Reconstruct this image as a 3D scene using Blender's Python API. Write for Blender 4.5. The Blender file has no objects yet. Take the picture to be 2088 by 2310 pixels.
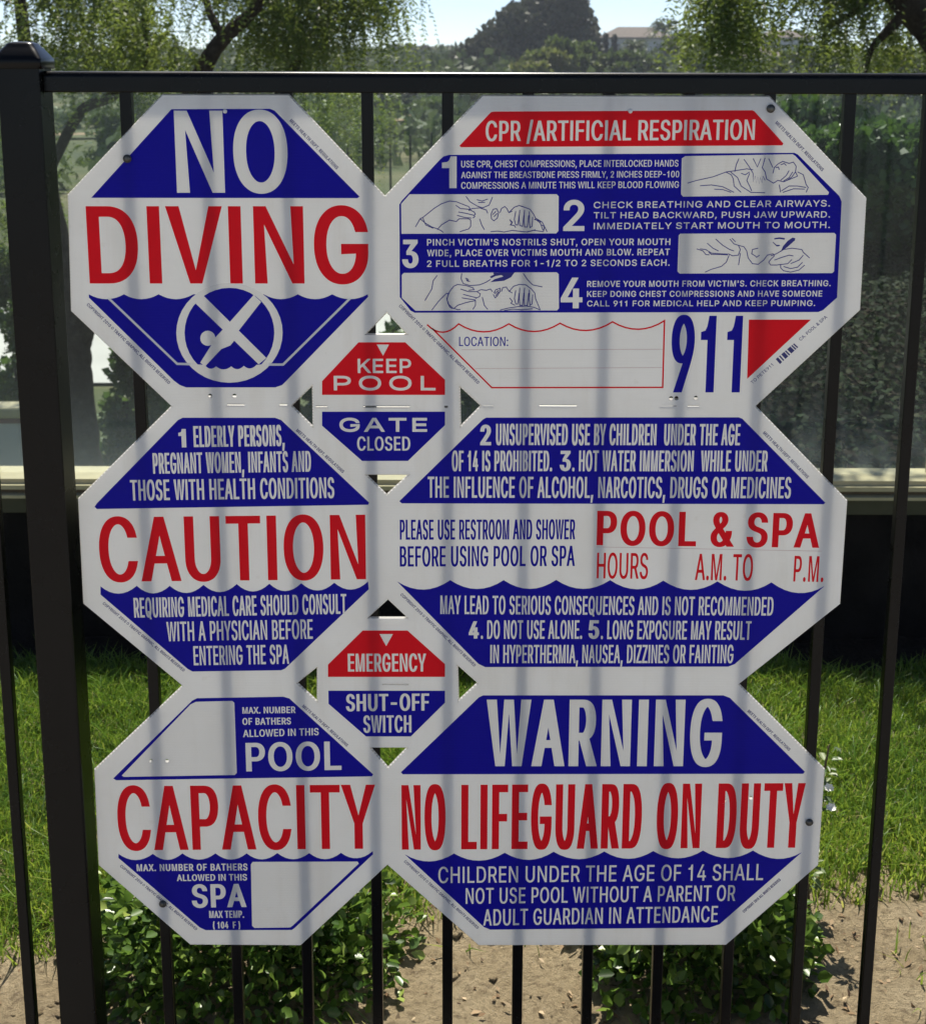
import bpy, math, random
import numpy as np
from mathutils import Vector, Matrix
from mathutils.geometry import delaunay_2d_cdt

S = bpy.context.scene
COL = S.collection
random.seed(7)
RNG = np.random.default_rng(11)
R = math.radians

# ------------------------------------------------------------------ camera
CAM_H, CAM_D, PITCH, ROLL = 1.70, 1.802, R(11.45), R(0.15)
cam = bpy.data.cameras.new('camera'); cam_o = bpy.data.objects.new('camera', cam); COL.objects.link(cam_o)
cam.sensor_fit = 'VERTICAL'; cam.sensor_height = 24.0; cam.lens = 24.0 * 2948 / 2310
cam.shift_y = -408 / 2310
cam.clip_start = 0.05; cam.clip_end = 3000
cam.dof.use_dof = True; cam.dof.focus_distance = 1.86; cam.dof.aperture_fstop = cam.lens / 3.4
_c, _s = math.cos(PITCH), math.sin(PITCH)
_r0, _u0, _f0 = Vector((1, 0, 0)), Vector((0, _s, _c)), Vector((0, _c, -_s))
_r = _r0 * math.cos(ROLL) + _u0 * math.sin(ROLL); _u = _u0 * math.cos(ROLL) - _r0 * math.sin(ROLL)
_m = Matrix((_r, _u, -_f0)).transposed().to_4x4(); _m.translation = (0, -CAM_D, CAM_H)
cam_o.matrix_world = _m
S.camera = cam_o

# ------------------------------------------------------------------ sky, sun, exposure
SUN_EL, SUN_AZ = R(57), R(-3)          # azimuth from +Y (behind the fence) towards +X
w = bpy.data.worlds.new('World'); S.world = w; w.use_nodes = True
nt = w.node_tree; nt.nodes.clear()
sky = nt.nodes.new('ShaderNodeTexSky'); sky.sky_type = 'NISHITA'; sky.sun_disc = False
sky.sun_elevation = SUN_EL; sky.sun_rotation = SUN_AZ; sky.air_density = .55; sky.dust_density = .25; sky.ozone_density = 1.3; sky.altitude = 300
bg = nt.nodes.new('ShaderNodeBackground'); bg.inputs[1].default_value = 0.075
wo = nt.nodes.new('ShaderNodeOutputWorld')
nt.links.new(sky.outputs[0], bg.inputs[0]); nt.links.new(bg.outputs[0], wo.inputs[0])
sun = bpy.data.lights.new('sun', 'SUN'); sun.energy = 4.7; sun.angle = R(0.55); sun.color = (1.0, 0.94, 0.84)
sun_o = bpy.data.objects.new('sun', sun); COL.objects.link(sun_o)
sv = Vector((math.sin(SUN_AZ) * math.cos(SUN_EL), math.cos(SUN_AZ) * math.cos(SUN_EL), math.sin(SUN_EL)))
sun_o.rotation_euler = (-sv).to_track_quat('-Z', 'Y').to_euler(); sun_o.location = sv * 40
S.view_settings.view_transform = 'Standard'; S.view_settings.look = 'None'
S.view_settings.exposure = 0.95; S.view_settings.gamma = 1.0
S.cycles.max_bounces = 10; S.cycles.transparent_max_bounces = 24; S.cycles.transmission_bounces = 8; S.cycles.diffuse_bounces = 4

# ------------------------------------------------------------------ helpers
def link(o, parent=None):
    COL.objects.link(o)
    if parent: o.parent = parent
    return o
def tag(o, label=None, cat=None, group=None, kind=None):
    if label: o['label'] = label
    if cat: o['category'] = cat
    if group: o['group'] = group
    if kind: o['kind'] = kind
    return o
def empty(name, loc=(0, 0, 0), rz=0):
    o = bpy.data.objects.new(name, None); o.location = loc; o.rotation_euler = (0, 0, rz); o.empty_display_size = .1
    return link(o)
def mesh(name, verts, faces, mat, parent=None, smooth=False):
    me = bpy.data.meshes.new(name); me.from_pydata(verts, [], faces); me.update()
    if mat: me.materials.append(mat)
    if smooth: me.polygons.foreach_set('use_smooth', [True] * len(me.polygons))
    return link(bpy.data.objects.new(name, me), parent)
def mesh_np(name, V, Fc, mat, parent=None, tone=None, smooth=False):
    V = np.asarray(V, dtype=np.float32); Fc = np.asarray(Fc, dtype=np.int32)
    me = bpy.data.meshes.new(name); n, k = Fc.shape
    me.vertices.add(len(V)); me.vertices.foreach_set('co', V.ravel())
    me.loops.add(n * k); me.loops.foreach_set('vertex_index', Fc.ravel())
    me.polygons.add(n); me.polygons.foreach_set('loop_start', np.arange(0, n * k, k, dtype=np.int32))
    if smooth: me.polygons.foreach_set('use_smooth', np.ones(n, dtype=bool))
    me.update(calc_edges=True)
    if tone is not None:
        a = me.attributes.new('tone', 'FLOAT', 'FACE'); a.data.foreach_set('value', np.asarray(tone, dtype=np.float32))
    if mat: me.materials.append(mat)
    return link(bpy.data.objects.new(name, me), parent)
def join_vf(parts):
    V, Fs, o = [], [], 0
    for v, f in parts:
        V += [tuple(p) for p in v]; Fs += [tuple(i + o for i in q) for q in f]; o += len(v)
    return V, Fs
def box(x0, x1, y0, y1, z0, z1):
    v = [(x0, y0, z0), (x1, y0, z0), (x1, y1, z0), (x0, y1, z0), (x0, y0, z1), (x1, y0, z1), (x1, y1, z1), (x0, y1, z1)]
    return v, [(0, 3, 2, 1), (4, 5, 6, 7), (0, 1, 5, 4), (1, 2, 6, 5), (2, 3, 7, 6), (3, 0, 4, 7)]
def rrect(hx, hy, r, n=3):
    pts = []
    for sx, sy, a0 in ((1, 1, 0), (-1, 1, 90), (-1, -1, 180), (1, -1, 270)):
        for i in range(n + 1):
            a = R(a0 + 90 * i / n); pts.append((sx * (hx - r) + r * math.cos(a), sy * (hy - r) + r * math.sin(a)))
    return pts
def loft(rings, cap=True):
    n = len(rings[0]); V = [p for r in rings for p in r]; Fs = []
    for i in range(len(rings) - 1):
        for j in range(n):
            a, b = i * n + j, i * n + (j + 1) % n
            Fs.append((a, b, b + n, a + n))
    if cap:
        Fs.append(tuple(reversed(range(n)))); Fs.append(tuple(range((len(rings) - 1) * n, len(rings) * n)))
    return V, Fs
def tube(path, radii, n=10, wob=0.0):
    P = [Vector(p) for p in path]; rings = []
    for i, p in enumerate(P):
        t = (P[min(i + 1, len(P) - 1)] - P[max(i - 1, 0)]).normalized()
        a = t.cross(Vector((0.13, 0.97, 0.2))).normalized(); b = t.cross(a)
        rr = radii[i]
        rings.append([tuple(p + (a * math.cos(2 * math.pi * k / n) + b * math.sin(2 * math.pi * k / n)) * rr * (1 + wob * random.uniform(-1, 1))) for k in range(n)])
    return loft(rings)
def smooth_path(pts, rad, k=5):
    P = [Vector(p) for p in pts]; out = []; ro = []
    for i in range(len(P) - 1):
        p0, p1, p2, p3 = P[max(i - 1, 0)], P[i], P[i + 1], P[min(i + 2, len(P) - 1)]
        for j in range(k):
            t = j / k
            out.append(0.5 * ((2 * p1) + (p2 - p0) * t + (2 * p0 - 5 * p1 + 4 * p2 - p3) * t * t + (3 * p1 - p0 - 3 * p2 + p3) * t ** 3)); ro.append(rad[i] * (1 - t) + rad[i + 1] * t)
    out.append(P[-1]); ro.append(rad[-1]); return out, ro
def rot_extrude_x(profile_yz, x0, x1):
    return loft([[(x0, y, z) for y, z in profile_yz], [(x1, y, z) for y, z in profile_yz]])

# ------------------------------------------------------------------ materials
class NT:
    def __init__(s, name):
        s.m = bpy.data.materials.new(name); s.m.use_nodes = True; s.t = s.m.node_tree; s.t.nodes.clear()
        s.out = s.n('ShaderNodeOutputMaterial')
    def n(s, ty, **kw):
        x = s.t.nodes.new(ty)
        for k, v in kw.items(): setattr(x, k, v)
        return x
    def l(s, a, b): s.t.links.new(a, b)
    def coord(s, which='Object'): return s.n('ShaderNodeTexCoord').outputs[which]
    def noise(s, scale, detail=4, rough=.55, vec=None):
        x = s.n('ShaderNodeTexNoise'); x.inputs['Scale'].default_value = scale; x.inputs['Detail'].default_value = detail; x.inputs['Roughness'].default_value = rough
        s.l(vec or s.coord(), x.inputs['Vector']); return x.outputs['Fac']
    def ramp(s, fac, stops):
        x = s.n('ShaderNodeValToRGB'); e = x.color_ramp.elements
        while len(e) < len(stops): e.new(.5)
        for k, (p, c) in zip(e, stops): k.position = p; k.color = (*c, 1) if len(c) == 3 else c
        s.l(fac, x.inputs[0]); return x.outputs[0]
    def mixc(s, fac, a, b, mode='MIX'):
        x = s.n('ShaderNodeMix', data_type='RGBA', blend_type=mode)
        for sock, v in ((x.inputs[0], fac), (x.inputs[6], a), (x.inputs[7], b)):
            if hasattr(v, 'is_linked'): s.l(v, sock)
            elif isinstance(v, (int, float)): sock.default_value = v
            else: sock.default_value = (*v, 1)
        return x.outputs[2]
    def bump(s, h, strength, dist):
        x = s.n('ShaderNodeBump'); x.inputs['Strength'].default_value = strength; x.inputs['Distance'].default_value = dist
        s.l(h, x.inputs['Height']); return x.outputs[0]
    def pbr(s, col, rough=.6, metal=0, spec=.5, normal=None):
        x = s.n('ShaderNodeBsdfPrincipled')
        for nm, v in (('Base Color', col), ('Roughness', rough), ('Metallic', metal), ('Specular IOR Level', spec)):
            if hasattr(v, 'is_linked'): s.l(v, x.inputs[nm])
            elif isinstance(v, (int, float)): x.inputs[nm].default_value = v
            else: x.inputs[nm].default_value = (*v, 1)
        if normal: s.l(normal, x.inputs['Normal'])
        return x.outputs[0]
    def transl(s, col):
        x = s.n('ShaderNodeBsdfTranslucent')
        if hasattr(col, 'is_linked'): s.l(col, x.inputs[0])
        else: x.inputs[0].default_value = (*col, 1)
        return x.outputs[0]
    def mix(s, f, a, b):
        x = s.n('ShaderNodeMixShader')
        if hasattr(f, 'is_linked'): s.l(f, x.inputs[0])
        else: x.inputs[0].default_value = f
        s.l(a, x.inputs[1]); s.l(b, x.inputs[2]); return x.outputs[0]
    def done(s, sh):
        s.l(sh, s.out.inputs[0]); return s.m
def simple(name, col, rough=.6, metal=0, spec=.5, var=.15, scale=8, bump=0, bscale=60):
    k = NT(name); f = k.noise(scale)
    c = k.ramp(f, [(.3, tuple(v * (1 - var) for v in col)), (.7, tuple(min(1, v * (1 + var)) for v in col))])
    nrm = k.bump(k.noise(bscale), bump, .01) if bump else None
    return k.done(k.pbr(c, rough, metal, spec, nrm))
def leaf_mat(name, cols, tl=.35, rough=.45, spec=.35):
    k = NT(name); a = k.n('ShaderNodeAttribute'); a.attribute_name = 'tone'
    c = k.ramp(a.outputs['Fac'], [(i / (len(cols) - 1), q) for i, q in enumerate(cols)])
    c2 = k.mixc(.5, c, tuple(min(1, v * 1.4) for v in cols[-2]))
    return k.done(k.mix(tl, k.pbr(c, rough, 0, spec), k.transl(c2)))

T_BOARD = 0.34
def board_mat():
    k = NT('corrugated_plastic'); co = k.coord()
    sep = k.n('ShaderNodeSeparateXYZ'); k.l(co, sep.inputs[0])
    mul = k.n('ShaderNodeMath', operation='MULTIPLY'); mul.inputs[1].default_value = 2 * math.pi / .0042; k.l(sep.outputs['Z'], mul.inputs[0])
    sn = k.n('ShaderNodeMath', operation='SINE'); k.l(mul.outputs[0], sn.inputs[0])
    fine = k.noise(900, 2); big = k.noise(9, 5)
    add = k.n('ShaderNodeMath', operation='MULTIPLY_ADD'); k.l(fine, add.inputs[0]); add.inputs[1].default_value = .8; k.l(sn.outputs[0], add.inputs[2])
    nrm = k.bump(add.outputs[0], .10, .0006)
    c = k.ramp(big, [(.25, (.73, .72, .70)), (.6, (.80, .795, .785)), (.8, (.83, .825, .815))])
    # faint grime: run-down streaks, scuffs and water spots
    mp = k.n('ShaderNodeMapping'); mp.inputs['Scale'].default_value = (26, 26, 3.2); k.l(co, mp.inputs[0])
    streak = k.ramp(k.noise(1.0, 6, .65, mp.outputs[0]), [(.52, (0,) * 3), (.78, (1,) * 3)])
    spot = k.ramp(k.noise(55, 3, .5), [(.68, (0,) * 3), (.75, (1,) * 3)])
    m1 = k.n('ShaderNodeMath', operation='MULTIPLY'); k.l(streak, m1.inputs[0]); m1.inputs[1].default_value = .34
    m2 = k.n('ShaderNodeMath', operation='MULTIPLY_ADD'); k.l(spot, m2.inputs[0]); m2.inputs[1].default_value = .2; k.l(m1.outputs[0], m2.inputs[2])
    c = k.mixc(m2.outputs[0], c, (.50, .45, .38))
    return k.done(k.mix(T_BOARD, k.pbr(c, .42, 0, .4, nrm), k.transl((.86, .84, .78))))
def edge_mat():
    k = NT('fluted_board_edge'); co = k.coord(); sep = k.n('ShaderNodeSeparateXYZ'); k.l(co, sep.inputs[0])
    mul = k.n('ShaderNodeMath', operation='MULTIPLY'); mul.inputs[1].default_value = 2 * math.pi / .0042; k.l(sep.outputs['Z'], mul.inputs[0])
    sn = k.n('ShaderNodeMath', operation='SINE'); k.l(mul.outputs[0], sn.inputs[0])
    c = k.ramp(sn.outputs[0], [(.2, (.45, .44, .42)), (.5, (.92, .91, .88))])
    return k.done(k.mix(.45, k.pbr(c, .5), k.transl((.9, .88, .83))))
def ink_mat(name, col, tl=.25, clear=0):
    k = NT(name); co = k.coord(); f = k.noise(14, 5); g = k.noise(700, 2)
    c = k.mixc(.12, col, k.ramp(f, [(.3, tuple(v * .6 for v in col)), (.7, tuple(min(1, v * 1.25 + .004) for v in col))]))
    sep = k.n('ShaderNodeSeparateXYZ'); k.l(co, sep.inputs[0])
    mul = k.n('ShaderNodeMath', operation='MULTIPLY'); mul.inputs[1].default_value = 2 * math.pi / .0042; k.l(sep.outputs['Z'], mul.inputs[0])
    sn = k.n('ShaderNodeMath', operation='SINE'); k.l(mul.outputs[0], sn.inputs[0])
    nrm = k.bump(sn.outputs[0], .10, .0006)
    sh = k.mix(tl, k.pbr(c, .5, 0, .16, nrm), k.transl(c))
    return k.done(k.mix(clear, sh, k.n('ShaderNodeBsdfTransparent').outputs[0]) if clear else sh)
M = {}
M['board'] = board_mat(); M['edge'] = edge_mat()
M['white'] = ink_mat('white_ink', (.80, .785, .76), T_BOARD, .8)
M['white_line'] = ink_mat('white_line_ink', (.80, .785, .76), .2)
M['blue'] = ink_mat('blue_ink', (.006, .004, .36), .33)
M['red'] = ink_mat('red_ink', (.86, .010, .022), .45)
M['pink'] = ink_mat('thin_red_ink', (.60, .42, .42), .25)
M['ink'] = ink_mat('drawing_ink', (.045, .045, .26), .2)
M['fine'] = ink_mat('small_print_ink', (.06, .06, .20), .2)
M['fence'] = None
def fence_mat():
    k = NT('black_powder_coat'); f = k.noise(25, 5); c = k.ramp(f, [(.3, (.0012, .0010, .0010)), (.75, (.0028, .0023, .0021))])
    nrm = k.bump(k.noise(420, 3), .12, .0004)
    r = k.ramp(k.noise(12, 4), [(.3, (.25,) * 3), (.8, (.33,) * 3)])
    return k.done(k.pbr(c, r, 0, .20, nrm))
M['fence'] = fence_mat()
M['screw'] = simple('dark_screw_metal', (.09, .088, .08), .45, .8, .5, .3, 300)

# ------------------------------------------------------------------ printed artwork: panel outlines, fields, lettering, in tenths of a millimetre on the board
RIVETS=[(-3234, 6395), (2261, 6410)]
SCREWS=[(-4589, 5752), (4160, 6450), (5272, -4234), (-4594, -5650)]
SHEET={
'no_diving':dict(o=[(-4073,6606),(-2374,6611),(-1078,5228),(-1068,3636),(-1388,3299),(-2119,2591),(-2446,2269),(-4118,2255),(-5473,3635),(-5427,5250)],j=[2,4,6],h=[[(-3550,2412),(-3556,2393),(-3572,2381),(-3592,2381),(-3607,2393),(-3612,2412),(-3606,2431),(-3590,2443),(-3570,2443),(-3555,2431)],[(-3204,2413),(-3210,2394),(-3226,2382),(-3246,2382),(-3261,2394),(-3267,2413),(-3260,2432),(-3244,2444),(-3224,2444),(-3209,2432)],[(-3346,2293),(-3094,2294),(-3095,2260),(-3347,2260)],[(-2603,2295),(-2490,2296),(-2491,2262),(-2604,2262)]],
 f=[('blue_field','blue',1,[(-3961,6421),(-2624,6430),(-2564,6406),(-1425,5241),(-1455,5221),(-5113,5216)]),('blue_field','blue',1,[(-5219,3869),(-5159,3839),(-5099,3818),(-5038,3805),(-4977,3801),(-4916,3805),(-4854,3818),(-4791,3840),(-4728,3871),(-4670,3840),(-4610,3819),(-4551,3806),(-4490,3802),(-4430,3807),(-4369,3820),(-4307,3841),(-4246,3872),(-4186,3842),(-4127,3820),(-4067,3808),(-4006,3803),(-3945,3808),(-3884,3821),(-3822,3843),(-3761,3873),(-2780,3876),(-2721,3846),(-2662,3824),(-2603,3811),(-2543,3807),(-2483,3812),(-2423,3825),(-2363,3847),(-2303,3877),(-2244,3847),(-2184,3825),(-2125,3813),(-2065,3809),(-2005,3813),(-1946,3826),(-1885,3848),(-1825,3878),(-1764,3848),(-1702,3827),(-1640,3814),(-1579,3810),(-1517,3814),(-1454,3827),(-1392,3849),(-1330,3880),(-1323,3844),(-2509,2618),(-2556,2573),(-2652,2539),(-3914,2535),(-4002,2569),(-4083,2632),(-5221,3823)]),('prohibition_ring','white',2,[(-2530,3327),(-2542,3215),(-2572,3106),(-2620,3002),(-2684,2905),(-2762,2819),(-2854,2745),(-2956,2685),(-3066,2641),(-3182,2614),(-3300,2605),(-3417,2614),(-3531,2640),(-3638,2683),(-3736,2742),(-3823,2816),(-3896,2902),(-3954,2998),(-3994,3102),(-4017,3212),(-4022,3323),(-4008,3435),(-3976,3544),(-3928,3647),(-3863,3742),(-3784,3827),(-3693,3899),(-3591,3957),(-3483,4000),(-3369,4026),(-3253,4035),(-3137,4026),(-3025,4001),(-2919,3959),(-2821,3901),(-2735,3830),(-2661,3745),(-2603,3651),(-2561,3548),(-2536,3439)]),('prohibition_ring','blue',3,[(-2646,3327),(-2657,3226),(-2682,3127),(-2723,3033),(-2777,2946),(-2844,2868),(-2921,2802),(-3007,2748),(-3100,2708),(-3198,2684),(-3297,2676),(-3396,2684),(-3492,2707),(-3583,2746),(-3665,2800),(-3738,2866),(-3800,2943),(-3848,3030),(-3883,3124),(-3902,3223),(-3906,3324),(-3894,3425),(-3867,3523),(-3826,3616),(-3771,3702),(-3704,3778),(-3627,3844),(-3541,3896),(-3449,3934),(-3353,3958),(-3255,3966),(-3157,3959),(-3063,3936),(-2973,3898),(-2891,3845),(-2818,3781),(-2756,3704),(-2707,3619),(-2672,3526),(-2651,3428)]),('diver_emblem','white',4,[(-3745,3753),(-3628,3863),(-2767,2964),(-2879,2873)]),('diver_emblem','white',5,[(-2921,3865),(-2818,3768),(-3149,3352),(-3217,3207),(-3269,3144),(-3398,3092),(-3635,2842),(-3702,2894),(-3540,3144),(-3481,3253),(-3371,3369),(-3266,3480)]),('diver_emblem','white',4,[(-3476,3247),(-3482,3214),(-3498,3184),(-3523,3159),(-3553,3144),(-3586,3138),(-3619,3144),(-3648,3159),(-3671,3183),(-3685,3213),(-3688,3247),(-3682,3280),(-3666,3311),(-3641,3335),(-3611,3350),(-3578,3356),(-3546,3350),(-3517,3335),(-3494,3311),(-3480,3281)]),('diver_emblem','white',6,[(-3642,2863),(-3623,2841),(-3603,2824),(-3584,2813),(-3564,2808),(-3544,2808),(-3523,2814),(-3503,2825),(-3482,2842),(-3456,2823),(-3430,2809),(-3403,2800),(-3376,2798),(-3349,2801),(-3322,2809),(-3294,2823),(-3266,2843),(-3245,2824),(-3223,2811),(-3201,2804),(-3179,2802),(-3156,2806),(-3134,2816),(-3111,2831),(-3088,2851),(-3067,2833),(-3045,2821),(-3023,2814),(-3000,2813),(-2978,2818),(-2955,2828),(-2933,2843),(-2910,2865),(-2830,2873),(-2862,2842),(-2895,2814),(-2931,2787),(-2967,2764),(-3006,2742),(-3045,2724),(-3086,2708),(-3127,2694),(-3169,2684),(-3212,2677),(-3255,2672),(-3297,2671),(-3340,2672),(-3383,2676),(-3425,2683),(-3466,2694),(-3507,2706),(-3546,2722),(-3585,2741),(-3621,2762),(-3657,2785),(-3690,2811),(-3722,2840),(-3752,2870)])],
 t=[('NO', 'white', [-3931, 5289, -2401, 5293], 1113, 0.16, 0), ('DIVING', 'red', [-5198, 4022, -1314, 4032], 1078, 0.162, 0), ('MEETS HEALTH DEPT. REGULATIONS', 'fine', [-2367, 6266, -1736, 5610], 46, 0.19, 0), ('COPYRIGHT 2010 @ TRAFFIC GRAPHIC, ALL RIGHTS RESERVED', 'fine', [-5262, 3716, -4162, 2579], 46, 0.19, 0)],
 l=[('pool_outline','white',5.5,[(-4950,3819),(-4027,2877),(-3812,2873)]),('pool_outline','white',5.5,[(-1570,3828),(-2534,2871),(-2757,2870)])]),
'keep_gate_closed':dict(o=[(-1388,3299),(-760,3301),(-54,2583),(-41,1943),(-750,1259),(-1409,1257),(-2121,1929),(-2119,2591)],j=[1,3,5,7],h=[[(-2094,2271),(-1924,2271),(-1924,2238),(-2094,2237)],[(-1414,2273),(-753,2274),(-753,2241),(-1414,2239)],[(-262,2276),(-211,2276),(-211,2242),(-262,2242)]],
 f=[('red_field','red',1,[(-1467,3194),(-810,3196),(-252,2656),(-252,2435),(-1994,2431),(-1990,2631)]),('arrow','white',2,[(-1212,3163),(-1039,3163),(-1124,3002)]),('blue_field','blue',1,[(-1999,2185),(-252,2190),(-252,1992),(-784,1459),(-1439,1457),(-2003,1979)])],
 t=[('KEEP', 'white', [-1484, 2750, -730, 2752], 207, 0.19, 0), ('POOL', 'white', [-1825, 2497, -386, 2500], 212, 0.22, 0.17), ('GATE', 'white', [-1755, 1889, -507, 1892], 206, 0.24, 0.08), ('CLOSED', 'white', [-1507, 1612, -748, 1614], 206, 0.15, 0)],
 l=[]),
'resuscitation':dict(o=[(262,6606),(4135,6604),(5529,5231),(5540,3677),(4139,2277),(273,2273),(-54,2583),(-760,3301),(-1068,3636),(-1078,5228)],j=[4,6,8],h=[[(2983,2394),(2978,2375),(2962,2363),(2943,2363),(2927,2374),(2920,2393),(2925,2413),(2941,2424),(2960,2424),(2976,2413)],[(3058,2394),(3053,2375),(3038,2363),(3018,2363),(3002,2375),(2996,2394),(3001,2413),(3016,2425),(3036,2425),(3052,2413)],[(3333,2401),(3328,2382),(3312,2370),(3293,2370),(3277,2382),(3270,2401),(3275,2420),(3291,2432),(3310,2432),(3326,2420)],[(286,2284),(437,2284),(437,2250),(286,2250)],[(1085,2292),(1620,2294),(1621,2260),(1086,2259)],[(2792,2284),(3037,2285),(3038,2251),(2793,2250)],[(3188,2292),(3358,2292),(3359,2258),(3189,2258)]],
 f=[('red_field','red',1,[(-56,5937),(343,6364),(374,6394),(420,6401),(3915,6427),(3944,6414),(4359,5982),(4345,5956),(-32,5919)]),('blue_field','blue',1,[(-199,5815),(4516,5855),(4563,5832),(5162,5269),(5200,5191),(5217,3851),(5030,3671),(4963,3644),(-675,3619),(-732,3648),(-883,3841),(-880,5135),(-846,5188),(-320,5752),(-274,5793)]),('picture_window','white',2,[(3028,5807),(4492,5836),(4526,5817),(5018,5317),(5006,5284),(3019,5254),(2989,5287),(2981,5774)]),('picture_window','white',2,[(-737,5276),(1280,5282),(1309,5254),(1313,4774),(1284,4741),(-853,4730),(-855,5145)]),('picture_window','white',2,[(2998,4741),(5124,4758),(5149,4733),(5152,4220),(5128,4196),(3008,4184),(2978,4214),(2976,4717)]),('picture_window','white',2,[(-824,4183),(1299,4197),(1328,4170),(1340,3688),(1313,3657),(-666,3648),(-855,3831),(-853,4153)]),('red_field','red',1,[(4000,3534),(4870,3536),(4015,2680)]),('bar_mark','fine',1,[(4404,2968),(4434,2995),(4497,2926),(4467,2896)]),('bar_mark','fine',1,[(4448,3009),(4463,3023),(4526,2955),(4512,2941)]),('bar_mark','fine',1,[(4478,3036),(4518,3073),(4580,3009),(4541,2970)]),('bar_mark','fine',1,[(4527,3082),(4542,3096),(4605,3034),(4590,3019)]),('bar_mark','fine',1,[(4557,3109),(4601,3151),(4664,3093),(4620,3049)]),('bar_mark','fine',1,[(4611,3160),(4626,3173),(4689,3117),(4674,3102)]),('bar_mark','fine',1,[(4636,3182),(4651,3196),(4713,3141),(4698,3127)]),('line_drawing','ink',3,[(4552,4692),(4590,4682),(4587,4653),(4487,4560),(4396,4489),(4424,4568),(4486,4646)]),('line_drawing','ink',3,[(417,4190),(717,4195),(664,4124),(570,4076),(380,4056),(437,4098),(560,4137),(531,4156),(452,4141),(390,4110),(370,4133),(427,4162)])],
 t=[('CPR /ARTIFICIAL RESPIRATION', 'white', [301, 6003, 3962, 6031], 272, 0.145, 0), ('1', 'white', [-293, 5362, -93, 5362], 433, 0.23, 0), ('2', 'white', [1379, 4774, 1671, 4775], 427, 0.2, 0), ('3', 'white', [-847, 4254, -620, 4255], 394, 0.2, 0), ('4', 'white', [1361, 3688, 1665, 3689], 434, 0.2, 0), ('USE CPR, CHEST COMPRESSIONS, PLACE INTERLOCKED HANDS', 'white', [-31, 5645, 2939, 5665], 91, 0.15, 0), ('AGAINST THE BREASTBONE PRESS FIRMLY, 2 INCHES DEEP-100', 'white', [-31, 5498, 2954, 5518], 88, 0.15, 0), ('COMPRESSIONS A MINUTE THIS WILL KEEP BLOOD FLOWING', 'white', [-31, 5353, 2955, 5374], 91, 0.15, 0), ('CHECK BREATHING AND CLEAR AIRWAYS.', 'white', [1793, 5090, 5042, 5123], 89, 0.185, 0.05), ('TILT HEAD BACKWARD, PUSH JAW UPWARD.', 'white', [1796, 4950, 5051, 4971], 86, 0.185, 0.05), ('IMMEDIATELY START MOUTH TO MOUTH.', 'white', [1800, 4799, 5059, 4825], 89, 0.185, 0.05), ("PINCH VICTIM'S NOSTRILS SHUT, OPEN YOUR MOUTH", 'white', [-501, 4566, 2865, 4583], 91, 0.185, 0.05), ('WIDE, PLACE OVER VICTIMS MOUTH AND BLOW. REPEAT', 'white', [-501, 4417, 2861, 4441], 92, 0.185, 0.05), ('2 FULL BREATHS FOR 1-1/2 TO 2 SECONDS EACH.', 'white', [-502, 4268, 2866, 4293], 90, 0.185, 0.05), ("REMOVE YOUR MOUTH FROM VICTIM'S. CHECK BREATHING.", 'white', [1725, 3992, 5117, 4011], 85, 0.185, 0.05), ('KEEP DOING CHEST COMPRESSIONS AND HAVE SOMEONE', 'white', [1728, 3851, 5007, 3865], 84, 0.185, 0.05), ('CALL 911 FOR MEDICAL HELP AND KEEP PUMPING.', 'white', [1731, 3716, 4916, 3730], 82, 0.185, 0.05), ('LOCATION:', 'blue', [-55, 3144, 635, 3145], 133, 0.12, 0), ('911', 'blue', [2930, 2480, 3919, 2483], 1106, 0.105, 0), ('TO PETE911', 'fine', [4093, 2603, 4379, 2876], 46, 0.16, 0), ('CA. POOL & SPA', 'fine', [4742, 3229, 5099, 3567], 46, 0.17, 0), ('MEETS HEALTH DEPT. REGULATIONS', 'fine', [4230, 6254, 4904, 5601], 46, 0.19, 0), ('COPYRIGHT 2010 @ TRAFFIC GRAPHIC, ALL RIGHTS RESERVED', 'fine', [-901, 3710, 207, 2592], 46, 0.19, 0)],
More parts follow.
